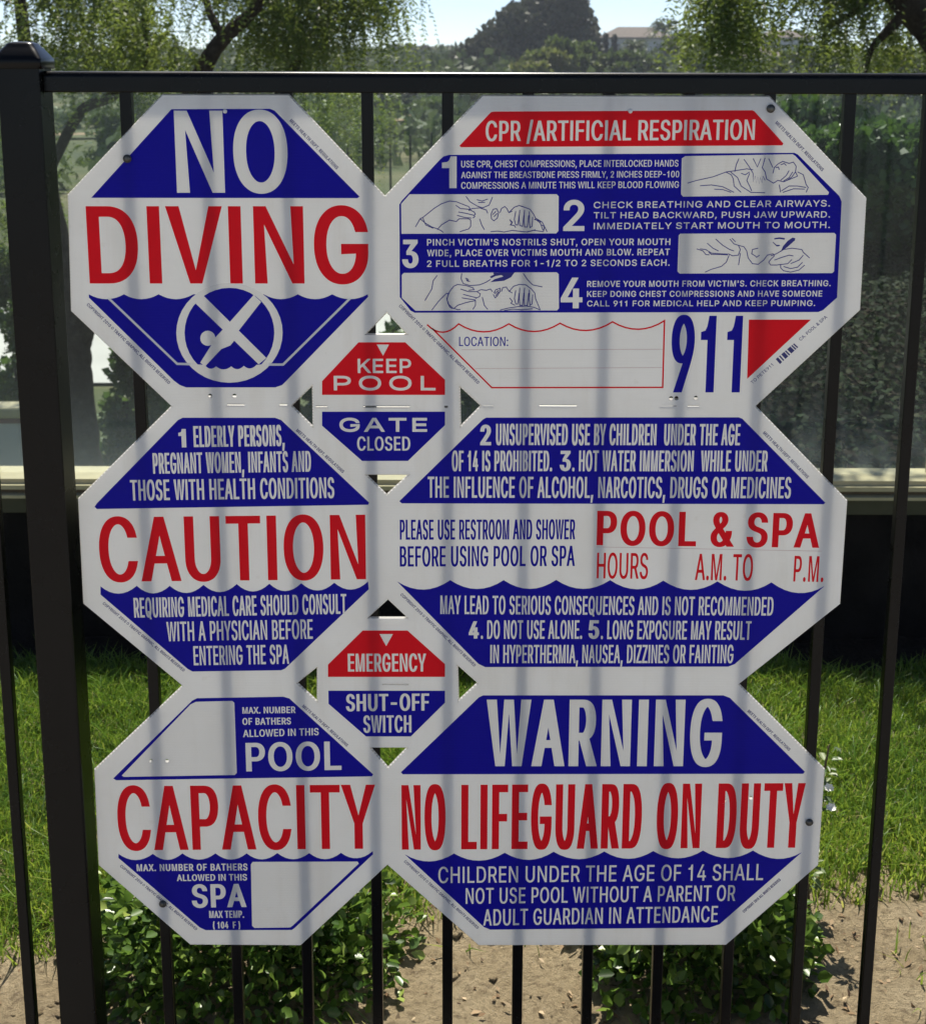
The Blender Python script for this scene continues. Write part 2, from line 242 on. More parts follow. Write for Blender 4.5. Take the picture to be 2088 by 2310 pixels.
 l=[('location_box','red',3.6,[(-504,3451),(-449,3402),(-393,3368),(-338,3348),(-282,3342),(-227,3351),(-172,3374),(-116,3411),(-61,3462),(27,3412),(115,3377),(203,3356),(291,3349),(379,3356),(467,3378),(555,3414),(642,3464),(732,3415),(822,3381),(912,3361),(1002,3356),(1091,3364),(1181,3387),(1270,3424),(1358,3475),(1451,3428),(1544,3395),(1636,3377),(1728,3372),(1820,3382),(1912,3406),(2003,3444),(2093,3497),(2186,3449),(2277,3416),(2369,3397),(2460,3392),(2551,3401),(2641,3425),(2731,3463),(2820,3515),(2826,2554),(410,2543),(-433,3397)]),('rule_line','pink',1.0,[(-16,3091),(2808,3106)]),('rule_line','pink',1.0,[(177,2821),(2807,2841)]),('line_drawing','ink',1.9,[(3070,5438),(3185,5473),(3415,5525),(3596,5593),(3759,5617),(3874,5636),(3962,5623)]),('line_drawing','ink',1.9,[(3246,5403),(3400,5415),(3556,5391),(3715,5314)]),('line_drawing','ink',1.9,[(3441,5357),(3558,5352),(3676,5314)]),('line_drawing','ink',1.9,[(3596,5589),(3665,5555),(3697,5497),(3711,5401),(3812,5314)]),('line_drawing','ink',1.9,[(3654,5593),(3754,5517),(3808,5401),(3947,5314),(4141,5309)]),('line_drawing','ink',1.9,[(3712,5594),(3727,5690),(3762,5776)]),('line_drawing','ink',1.9,[(3830,5767),(3902,5671),(3964,5575)]),('line_drawing','ink',1.9,[(3955,5777),(4018,5662),(4061,5777)]),('line_drawing','ink',1.9,[(4118,5787),(4086,5652),(4128,5595)]),('line_drawing','ink',1.9,[(4167,5777),(4231,5653)]),('line_drawing','ink',1.9,[(3964,5575),(3970,5459),(3995,5537),(4015,5440),(4030,5527),(4054,5431),(4064,5517),(4092,5450),(4101,5537),(4133,5479)]),('line_drawing','ink',1.9,[(4235,5576),(4250,5653),(4296,5701),(4362,5739),(4450,5711),(4507,5730),(4549,5673),(4543,5596),(4575,5538)]),('line_drawing','ink',1.9,[(4128,5595),(4152,5498),(4251,5441),(4307,5480),(4386,5460),(4481,5499),(4575,5538)]),('line_drawing','ink',1.9,[(4346,5480),(4420,5547),(4455,5615)]),('line_drawing','ink',1.9,[(4385,5470),(4460,5518),(4505,5596)]),('line_drawing','ink',1.9,[(4433,5480),(4498,5528),(4543,5596)]),('line_drawing','ink',1.9,[(4572,5596),(4652,5558),(4698,5423),(4729,5384),(4703,5316)]),('line_drawing','ink',1.9,[(4330,5422),(4354,5315)]),('line_drawing','ink',1.9,[(4363,5335),(4466,5403),(4582,5403),(4700,5384)]),('line_drawing','ink',1.9,[(4384,5315),(4526,5364),(4682,5361)]),('line_drawing','ink',1.9,[(3800,5575),(3859,5555),(3915,5594)]),('line_drawing','ink',1.9,[(3916,5575),(3882,5478),(3924,5401),(3956,5334)]),('line_drawing','ink',1.9,[(4335,5691),(4383,5711),(4413,5682)]),('line_drawing','ink',1.9,[(4270,5653),(4308,5662),(4319,5624)]),('line_drawing','ink',1.9,[(3231,4531),(3320,4502),(3361,4452),(3410,4447)]),('line_drawing','ink',1.9,[(3279,4531),(3358,4521),(3438,4472),(3556,4463),(3674,4459)]),('line_drawing','ink',1.9,[(3374,4610),(3455,4541),(3535,4502)]),('line_drawing','ink',1.9,[(3489,4669),(3590,4581),(3691,4522),(3750,4503)]),('line_drawing','ink',1.9,[(3684,4670),(3746,4601),(3805,4582),(3837,4523),(3811,4444),(3734,4434),(3674,4463)]),('line_drawing','ink',1.9,[(3713,4680),(3764,4631)]),('line_drawing','ink',1.9,[(3684,4443),(3649,4345),(3583,4285),(3447,4245),(3361,4205)]),('line_drawing','ink',1.9,[(3805,4582),(3884,4562),(3926,4503),(3950,4405),(4013,4326),(4092,4316),(4167,4376),(4213,4445),(4290,4465),(4311,4435),(4265,4386)]),('line_drawing','ink',1.9,[(4081,4543),(4003,4523),(3996,4464),(4047,4434),(4067,4415),(4105,4445)]),('line_drawing','ink',1.9,[(4299,4677),(4367,4689),(4445,4678)]),('line_drawing','ink',1.9,[(4299,4670),(4367,4678),(4442,4666)]),('line_drawing','ink',1.9,[(4282,4626),(4333,4583),(4382,4583)]),('line_drawing','ink',1.9,[(4292,4618),(4337,4575),(4372,4575)]),('line_drawing','ink',1.9,[(4262,4435),(4339,4465),(4434,4524),(4550,4544),(4688,4525),(4710,4486),(4802,4407)]),('line_drawing','ink',1.9,[(4314,4376),(4420,4416),(4516,4446),(4575,4436)]),('line_drawing','ink',1.9,[(4237,4346),(4268,4307),(4347,4307),(4503,4327),(4558,4386)]),('line_drawing','ink',1.9,[(4265,4386),(4237,4346)]),('line_drawing','ink',1.9,[(4405,4317),(4408,4267),(4449,4228),(4548,4208),(4664,4238),(4739,4308)]),('line_drawing','ink',1.9,[(4446,4287),(4545,4258),(4642,4278),(4707,4347)]),('line_drawing','ink',1.9,[(4542,4327),(4657,4377),(4712,4446)]),('line_drawing','ink',1.9,[(3839,4473),(3821,4305)]),('line_drawing','ink',1.9,[(3399,4482),(3439,4453),(3557,4453),(3664,4447)]),('line_drawing','ink',1.9,[(-660,4825),(-594,4939),(-556,4958),(-405,5080),(-302,5146),(-190,5184),(-96,5175),(-2,5138),(73,5110),(92,5082),(73,5053)]),('line_drawing','ink',1.9,[(-594,4939),(-528,4882),(-434,4826),(-349,4798)]),('line_drawing','ink',1.9,[(-556,4948),(-519,4854),(-415,4807)]),('line_drawing','ink',1.9,[(-359,4788),(-302,4854),(-190,4921),(-95,4902),(-58,4940),(74,4940),(102,4922),(102,4837),(74,4799),(-48,4761)]),('line_drawing','ink',1.9,[(-105,5128),(-39,5081),(73,5072),(148,5035),(167,5006),(149,4988)]),('line_drawing','ink',1.9,[(-68,5034),(36,5016),(149,4988),(158,4969),(130,4950)]),('line_drawing','ink',1.9,[(-86,4987),(17,4959),(111,4950)]),('line_drawing','ink',1.9,[(35,5250),(92,5175),(186,5119),(261,5091),(354,5129),(401,5242)]),('line_drawing','ink',1.9,[(185,5204),(260,5185),(335,5214)]),('line_drawing','ink',1.9,[(204,5166),(298,5167)]),('line_drawing','ink',1.9,[(73,5053),(120,5082),(223,5091),(317,5063),(336,5016)]),('line_drawing','ink',1.9,[(383,5007),(411,5073),(458,5082),(487,5026),(468,4951),(422,4913),(389,4941),(383,5007)]),('line_drawing','ink',1.9,[(402,4998),(449,5045)]),('line_drawing','ink',1.9,[(421,4969),(468,5017)]),('line_drawing','ink',1.9,[(505,5026),(524,5083),(570,5111),(599,5083),(627,5027),(674,5045)]),('line_drawing','ink',1.9,[(224,4941),(253,4856),(291,4790)]),('line_drawing','ink',1.9,[(627,5027),(702,5102),(767,5125),(842,5102),(918,5074),(966,5009),(995,4952),(1089,4896),(1128,4820),(1157,4764)]),('line_drawing','ink',1.9,[(721,5046),(703,4933),(723,4857),(751,4857),(769,4989)]),('line_drawing','ink',1.9,[(777,5065),(769,4933),(780,4848),(817,4838),(834,4989)]),('line_drawing','ink',1.9,[(843,5065),(835,4933),(846,4829),(883,4829),(900,4990)]),('line_drawing','ink',1.9,[(909,5046),(911,4895),(921,4820),(949,4839),(957,4971)]),('line_drawing','ink',1.9,[(638,4932),(676,4895),(648,4857),(704,4848),(723,4819)]),('line_drawing','ink',1.9,[(642,4923),(672,4885),(657,4861)]),('line_drawing','ink',1.9,[(976,4933),(1052,4915),(1071,4858),(1118,4839),(1110,4773)]),('line_drawing','ink',1.9,[(376,4762),(470,4771),(564,4758),(677,4781),(790,4767),(884,4759),(997,4792)]),('line_drawing','ink',1.9,[(-359,4798),(-312,4779),(-274,4750)]),('line_drawing','ink',1.9,[(985,4943),(1061,4886),(1101,4782)]),('line_drawing','ink',1.9,[(884,4763),(978,4782),(1110,4764)]),('line_drawing','ink',1.9,[(-360,4150),(-417,4073),(-436,3958),(-532,3793)]),('line_drawing','ink',1.9,[(-437,3658),(-341,3784),(-237,3891),(-189,3900)]),('line_drawing','ink',1.9,[(-227,3823),(-189,3920),(-132,3997),(-75,4022),(39,4007),(134,3978),(153,3950),(77,3940)]),('line_drawing','ink',1.9,[(-37,3959),(77,3920),(191,3921),(239,3892),(230,3853),(173,3824)]),('line_drawing','ink',1.9,[(1,3882),(115,3853),(192,3834)]),('line_drawing','ink',1.9,[(-18,3833),(97,3814),(173,3805)]),('line_drawing','ink',1.9,[(-227,3823),(-208,3746),(-132,3678),(-75,3727),(40,3766),(173,3795),(173,3727),(135,3669)]),('line_drawing','ink',1.9,[(-208,3891),(-223,3804),(-189,3707),(-151,3678)]),('line_drawing','ink',1.9,[(-19,4180),(-28,4103),(1,4036),(96,4007),(229,4017),(323,4056),(380,4094)]),('line_drawing','ink',1.9,[(29,4113),(77,4094)]),('line_drawing','ink',1.9,[(48,4074),(96,4065)]),('line_drawing','ink',1.9,[(39,4093),(77,4074)]),('line_drawing','ink',1.9,[(191,3921),(248,3950),(324,3940),(381,3960),(410,3921)]),('line_drawing','ink',1.9,[(429,3902),(457,3950),(514,3970),(514,3922),(477,3864),(448,3835),(420,3883)]),('line_drawing','ink',1.9,[(439,3892),(495,3941)]),('line_drawing','ink',1.9,[(454,3864),(499,3922)]),('line_drawing','ink',1.9,[(533,3922),(552,3979),(599,3989),(638,3932),(686,3903)]),('line_drawing','ink',1.9,[(268,3844),(297,3728),(345,3670)]),('line_drawing','ink',1.9,[(638,3922),(704,3999),(779,4024),(874,4019),(951,3961),(999,3904),(1010,3826),(1079,3662)]),('line_drawing','ink',1.9,[(733,3941),(715,3826),(735,3748),(763,3748),(781,3903)]),('line_drawing','ink',1.9,[(789,3980),(782,3826),(792,3729),(830,3729),(847,3903)]),('line_drawing','ink',1.9,[(856,3980),(848,3826),(859,3720),(897,3729),(914,3903)]),('line_drawing','ink',1.9,[(923,3952),(925,3807),(935,3730),(963,3749),(971,3884)]),('line_drawing','ink',1.9,[(834,4182),(892,4096),(969,4019),(1103,3991)]),('line_drawing','ink',1.9,[(516,3661),(631,3690),(764,3710),(878,3720),(993,3701),(1069,3668)]),('line_drawing','ink',1.9,[(574,3655),(688,3675),(821,3667),(974,3681)]),('line_drawing','ink',1.9,[(648,3835),(687,3787),(668,3758),(725,3729)]),('line_drawing','ink',1.9,[(-132,3684),(-74,3665),(-36,3669)])]),
'caution':dict(o=[(-4118,2255),(-2446,2269),(-2121,1929),(-1409,1257),(-1094,929),(-1088,-644),(-1411,-957),(-2133,-1704),(-2463,-1986),(-4135,-2035),(-5542,-734),(-5529,866)],j=[0,2,4,6,8],h=[],
 f=[('blue_field','blue',1,[(-3978,2091),(-2669,2094),(-2583,2061),(-1345,831),(-1363,799),(-5272,724),(-5305,759),(-5267,812),(-4049,2057)]),('blue_field','blue',1,[(-5283,-462),(-5220,-512),(-5155,-548),(-5090,-568),(-5024,-574),(-4957,-566),(-4890,-543),(-4822,-505),(-4753,-452),(-4695,-504),(-4636,-540),(-4577,-562),(-4517,-569),(-4457,-561),(-4396,-539),(-4334,-503),(-4271,-451),(-4212,-500),(-4152,-535),(-4091,-555),(-4030,-561),(-3968,-552),(-3906,-528),(-3843,-489),(-3779,-436),(-3720,-485),(-3661,-520),(-3600,-540),(-3540,-546),(-3479,-537),(-3417,-513),(-3355,-474),(-3292,-421),(-3234,-472),(-3176,-507),(-3117,-528),(-3058,-535),(-2998,-527),(-2938,-504),(-2877,-466),(-2816,-414),(-2759,-464),(-2702,-500),(-2644,-521),(-2586,-527),(-2527,-518),(-2469,-495),(-2409,-457),(-2350,-405),(-2291,-455),(-2232,-490),(-2172,-511),(-2112,-517),(-2051,-509),(-1991,-486),(-1930,-448),(-1869,-396),(-1808,-444),(-1747,-478),(-1685,-498),(-1623,-502),(-1561,-492),(-1499,-468),(-1437,-429),(-1375,-375),(-1366,-497),(-2621,-1750),(-2679,-1776),(-3990,-1799),(-4059,-1760),(-5290,-590)])],
 t=[('1', 'white', [-4053, 1650, -3945, 1653], 272, 0.24, 0), ('ELDERLY PERSONS,', 'white', [-3839, 1656, -2538, 1678], 311, 0.105, 0), ('PREGNANT WOMEN, INFANTS AND', 'white', [-4437, 1257, -2171, 1295], 309, 0.095, 0), ('THOSE WITH HEALTH CONDITIONS', 'white', [-4778, 853, -1844, 901], 309, 0.105, 0), ('CAUTION', 'red', [-5274, -392, -1404, -341], 990, 0.14, 0), ('REQUIRING MEDICAL CARE SHOULD CONSULT', 'white', [-4813, -950, -1697, -878], 309, 0.088, 0), ('WITH A PHYSICIAN BEFORE', 'white', [-4348, -1321, -2198, -1274], 306, 0.088, 0), ('ENTERING THE SPA', 'white', [-3968, -1701, -2556, -1672], 305, 0.088, 0), ('MEETS HEALTH DEPT. REGULATIONS', 'fine', [-2379, 1901, -1722, 1272], 46, 0.19, 0), ('COPYRIGHT 2010 @ TRAFFIC GRAPHIC, ALL RIGHTS RESERVED', 'fine', [-5272, -735, -4128, -1805], 46, 0.19, 0)],
 l=[]),
'spa_rules':dict(o=[(273,2273),(4139,2277),(5531,869),(5523,-708),(4093,-1984),(246,-1980),(-79,-1670),(-778,-955),(-1088,-644),(-1094,929),(-750,1259),(-41,1943)],j=[0,4,6,8,10],h=[],
 f=[('blue_field','blue',1,[(335,2104),(3923,2118),(3974,2097),(5225,848),(5202,825),(-875,822),(-910,855),(287,2077)]),('blue_field','blue',1,[(-953,-373),(-856,-430),(-759,-470),(-662,-493),(-565,-499),(-468,-488),(-371,-459),(-274,-414),(-177,-351),(-79,-411),(19,-453),(116,-479),(214,-487),(311,-478),(409,-452),(506,-409),(603,-349),(699,-408),(795,-450),(891,-475),(987,-483),(1083,-474),(1178,-447),(1273,-404),(1368,-343),(1467,-403),(1566,-446),(1665,-472),(1764,-481),(1862,-473),(1960,-447),(2058,-404),(2155,-344),(2253,-405),(2351,-449),(2449,-475),(2547,-485),(2644,-477),(2740,-452),(2836,-409),(2931,-350),(3032,-411),(3132,-456),(3232,-483),(3331,-492),(3430,-485),(3528,-460),(3625,-419),(3722,-360),(3823,-421),(3923,-466),(4023,-494),(4122,-504),(4220,-497),(4317,-473),(4414,-432),(4509,-373),(4610,-440),(4709,-490),(4808,-522),(4906,-537),(5003,-535),(5099,-516),(5194,-480),(5289,-426),(4030,-1659),(3938,-1699),(341,-1717),(240,-1665)])],
 t=[('2', 'white', [249, 1695, 405, 1695], 302, 0.2, 0), ('UNSUPERVISED USE BY CHILDREN  UNDER THE AGE', 'white', [473, 1699, 3955, 1705], 314, 0.095, 0), ('OF 14 IS PROHIBITED.', 'white', [-155, 1308, 1282, 1312], 305, 0.095, 0), ('3', 'white', [1389, 1316, 1549, 1316], 301, 0.2, 0), ('. HOT WATER IMMERSION  WHILE UNDER', 'white', [1569, 1312, 4366, 1317], 309, 0.095, 0), ('THE INFLUENCE OF ALCOHOL, NARCOTICS, DRUGS OR MEDICINES', 'white', [-501, 909, 4721, 915], 316, 0.095, 0), ('PLEASE USE RESTROOM AND SHOWER', 'blue', [-907, 269, 1632, 282], 304, 0.088, 0), ('BEFORE USING POOL OR SPA', 'blue', [-910, -144, 1636, -128], 312, 0.1, 0), ('POOL & SPA', 'red', [1944, 193, 5174, 161], 524, 0.18, 0.02), ('HOURS', 'red', [1957, -318, 2703, -324], 396, 0.075, 0), ('A.M. TO', 'red', [3390, -340, 4229, -348], 406, 0.075, 0), ('P.M.', 'red', [4826, -358, 5263, -365], 396, 0.075, 0.04), ('MAY LEAD TO SERIOUS CONSEQUENCES AND IS NOT RECOMMENDED', 'white', [-321, -880, 4557, -890], 289, 0.088, 0), ('4', 'white', [96, -1264, 245, -1264], 271, 0.2, 0), ('. DO NOT USE ALONE.', 'white', [275, -1268, 1764, -1264], 291, 0.088, 0), ('5', 'white', [1857, -1263, 2014, -1263], 291, 0.2, 0), ('. LONG EXPOSURE MAY RESULT', 'white', [2040, -1267, 4249, -1273], 293, 0.088, 0), ('IN HYPERTHERMIA, NAUSEA, DIZZINES OR FAINTING', 'white', [415, -1653, 4004, -1643], 289, 0.088, 0), ('MEETS HEALTH DEPT. REGULATIONS', 'fine', [4272, 1884, 4941, 1209], 46, 0.19, 0), ('COPYRIGHT 2010 @ TRAFFIC GRAPHIC, ALL RIGHTS RESERVED', 'fine', [-910, -585, 177, -1714], 46, 0.19, 0)],
 l=[('rule_line','pink',1.0,[(1950,167),(5212,111)])]),
'shut_off':dict(o=[(-1411,-957),(-778,-955),(-79,-1670),(-61,-2288),(-793,-3017),(-1395,-3019),(-2145,-2308),(-2133,-1704)],j=[1,3,5,7],h=[[(-1184,-1990),(-789,-1989),(-790,-2006),(-1185,-2007)]],
 f=[('red_field','red',1,[(-1463,-1142),(-804,-1140),(-253,-1670),(-253,-1875),(-1987,-1880),(-1984,-1684)]),('arrow','white',2,[(-1217,-1197),(-1019,-1197),(-1120,-1388)]),('blue_field','blue',1,[(-1986,-2101),(-253,-2096),(-253,-2289),(-764,-2838),(-1435,-2840),(-1987,-2312)])],
 t=[('EMERGENCY', 'white', [-1690, -1794, -531, -1790], 285, 0.13, 0), ('SHUT-OFF', 'white', [-1728, -2432, -489, -2416], 275, 0.165, 0), ('SWITCH', 'white', [-1474, -2778, -755, -2771], 277, 0.13, 0)],
 l=[]),
'capacity':dict(o=[(-4135,-2035),(-2463,-1986),(-2145,-2308),(-1395,-3019),(-1112,-3377),(-1135,-4971),(-2496,-6368),(-4200,-6361),(-5541,-4999),(-5522,-3409)],j=[0,2,4],h=[[(-4641,-3251),(-4647,-3271),(-4663,-3283),(-4681,-3283),(-4696,-3271),(-4701,-3252),(-4694,-3232),(-4679,-3220),(-4660,-3220),(-4646,-3232)],[(-4403,-3251),(-4409,-3270),(-4425,-3282),(-4443,-3282),(-4458,-3270),(-4463,-3251),(-4456,-3232),(-4441,-3220),(-4422,-3220),(-4407,-3231)]],
 f=[('blue_field','blue',1,[(-3938,-2227),(-2657,-2199),(-2569,-2226),(-1335,-3461),(-1354,-3495),(-5209,-3571),(-5252,-3540),(-4016,-2268)]),('number_window','white',2,[(-3960,-2285),(-3420,-2269),(-3388,-2299),(-3388,-3444),(-3420,-3478),(-5091,-3514),(-5123,-3492),(-4043,-2329)]),('blue_field','blue',1,[(-5237,-4804),(-5174,-4849),(-5110,-4882),(-5045,-4902),(-4979,-4908),(-4913,-4901),(-4847,-4881),(-4779,-4848),(-4712,-4802),(-4657,-4847),(-4602,-4879),(-4547,-4897),(-4491,-4902),(-4434,-4895),(-4377,-4874),(-4319,-4839),(-4261,-4792),(-4200,-4838),(-4138,-4871),(-4076,-4890),(-4013,-4897),(-3949,-4890),(-3885,-4870),(-3821,-4837),(-3756,-4791),(-3698,-4836),(-3640,-4869),(-3581,-4889),(-3522,-4895),(-3462,-4888),(-3402,-4869),(-3341,-4835),(-3280,-4789),(-3223,-4834),(-3165,-4866),(-3107,-4885),(-3049,-4891),(-2990,-4883),(-2931,-4863),(-2872,-4829),(-2812,-4782),(-2752,-4828),(-2692,-4861),(-2632,-4880),(-2571,-4887),(-2510,-4880),(-2449,-4860),(-2387,-4827),(-2325,-4781),(-2266,-4826),(-2206,-4859),(-2146,-4878),(-2085,-4884),(-2025,-4877),(-1964,-4856),(-1903,-4823),(-1841,-4776),(-1781,-4819),(-1721,-4848),(-1660,-4864),(-1599,-4866),(-1538,-4856),(-1477,-4833),(-1416,-4796),(-1355,-4746),(-1350,-4798),(-2576,-6068),(-2622,-6104),(-3953,-6111),(-4043,-6064),(-5241,-4873)]),('number_window','white',2,[(-3193,-4934),(-1591,-4923),(-1571,-4958),(-2607,-6030),(-2647,-6060),(-3200,-6070),(-3234,-6032),(-3221,-4977)])],
 t=[('MAX. NUMBER', 'white', [-3272, -2475, -2479, -2462], 106, 0.19, 0), ('OF BATHERS', 'white', [-3278, -2658, -2552, -2647], 112, 0.19, 0), ('ALLOWED IN THIS', 'white', [-3276, -2857, -2141, -2821], 117, 0.18, 0), ('POOL', 'white', [-3244, -3419, -1810, -3389], 468, 0.18, 0), ('CAPACITY', 'red', [-5223, -4743, -1309, -4705], 1074, 0.118, 0), ('MAX. NUMBER OF BATHERS', 'white', [-4970, -5098, -3274, -5079], 118, 0.19, 0.05), ('ALLOWED IN THIS', 'white', [-4364, -5265, -3287, -5251], 112, 0.19, 0), ('SPA', 'white', [-4149, -5722, -3307, -5707], 399, 0.19, 0), ('MAX TEMP.', 'white', [-3890, -5898, -3351, -5893], 122, 0.17, 0), ('( 104  F )', 'white', [-3839, -6081, -3417, -6077], 117, 0.17, 0), ('MEETS HEALTH DEPT. REGULATIONS', 'fine', [-2384, -2357, -1729, -3009], 46, 0.19, 0), ('COPYRIGHT 2010 @ TRAFFIC GRAPHIC, ALL RIGHTS RESERVED', 'fine', [-5230, -5018, -4106, -6117], 46, 0.19, 0)],
 l=[]),
'warning':dict(o=[(246,-1980),(4093,-1984),(5450,-3371),(5441,-4967),(4098,-6340),(271,-6359),(-1135,-4971),(-1112,-3377),(-793,-3017),(-61,-2288)],j=[0,6,8],h=[[(4005,-3896),(4000,-3916),(3985,-3928),(3966,-3928),(3951,-3916),(3944,-3897),(3949,-3877),(3964,-3865),(3982,-3865),(3998,-3877)],[(4402,-3836),(4397,-3856),(4382,-3868),(4364,-3868),(4348,-3856),(4341,-3836),(4346,-3817),(4361,-3805),(4379,-3805),(4395,-3817)]],
 f=[('blue_field','blue',1,[(314,-2169),(3882,-2159),(3982,-2199),(5162,-3400),(5137,-3434),(-888,-3459),(-918,-3426),(250,-2202)]),('blue_field','blue',1,[(-870,-4797),(-776,-4852),(-681,-4890),(-587,-4912),(-493,-4918),(-399,-4908),(-304,-4882),(-210,-4840),(-116,-4782),(-19,-4836),(78,-4875),(175,-4897),(271,-4903),(368,-4893),(465,-4867),(561,-4825),(657,-4767),(751,-4821),(845,-4858),(938,-4880),(1032,-4886),(1125,-4875),(1218,-4849),(1310,-4806),(1403,-4748),(1500,-4803),(1598,-4842),(1695,-4865),(1792,-4873),(1888,-4864),(1984,-4839),(2080,-4798),(2175,-4741),(2270,-4796),(2364,-4835),(2458,-4857),(2551,-4864),(2644,-4855),(2737,-4829),(2829,-4788),(2921,-4731),(3017,-4785),(3114,-4824),(3210,-4846),(3305,-4853),(3400,-4844),(3495,-4818),(3588,-4777),(3681,-4720),(3778,-4776),(3875,-4815),(3971,-4839),(4067,-4847),(4162,-4838),(4256,-4814),(4349,-4774),(4442,-4718),(4538,-4777),(4633,-4820),(4728,-4848),(4822,-4859),(4915,-4855),(5007,-4834),(5098,-4798),(5189,-4746),(3985,-5986),(3831,-6044),(446,-6089),(348,-6045)])],
 t=[('WARNING', 'white', [367, -3322, 3889, -3312], 1084, 0.135, 0.04), ('NO LIFEGUARD ON DUTY', 'red', [-912, -4720, 5187, -4668], 1081, 0.1, 0.06), ('CHILDREN UNDER THE AGE OF 14 SHALL', 'white', [-356, -5288, 4618, -5221], 276, 0.105, 0.03), ('NOT USE POOL WITHOUT A PARENT OR', 'white', [64, -5643, 4207, -5579], 270, 0.105, 0.03), ('ADULT GUARDIAN IN ATTENDANCE', 'white', [335, -6019, 3950, -5947], 280, 0.105, 0.03), ('MEETS HEALTH DEPT. REGULATIONS', 'fine', [4248, -2419, 4900, -3060], 46, 0.19, 0), ('COPYRIGHT 2010 @ TRAFFIC GRAPHIC, ALL RIGHTS RESERVED', 'fine', [-886, -4926, 242, -6081], 46, 0.19, 0), ('COPYRIGHT 2010 ALL RIGHTS RESERVED', 'fine', [4355, -5788, 4896, -5220], 46, 0.19, 0)],
 l=[]),
}
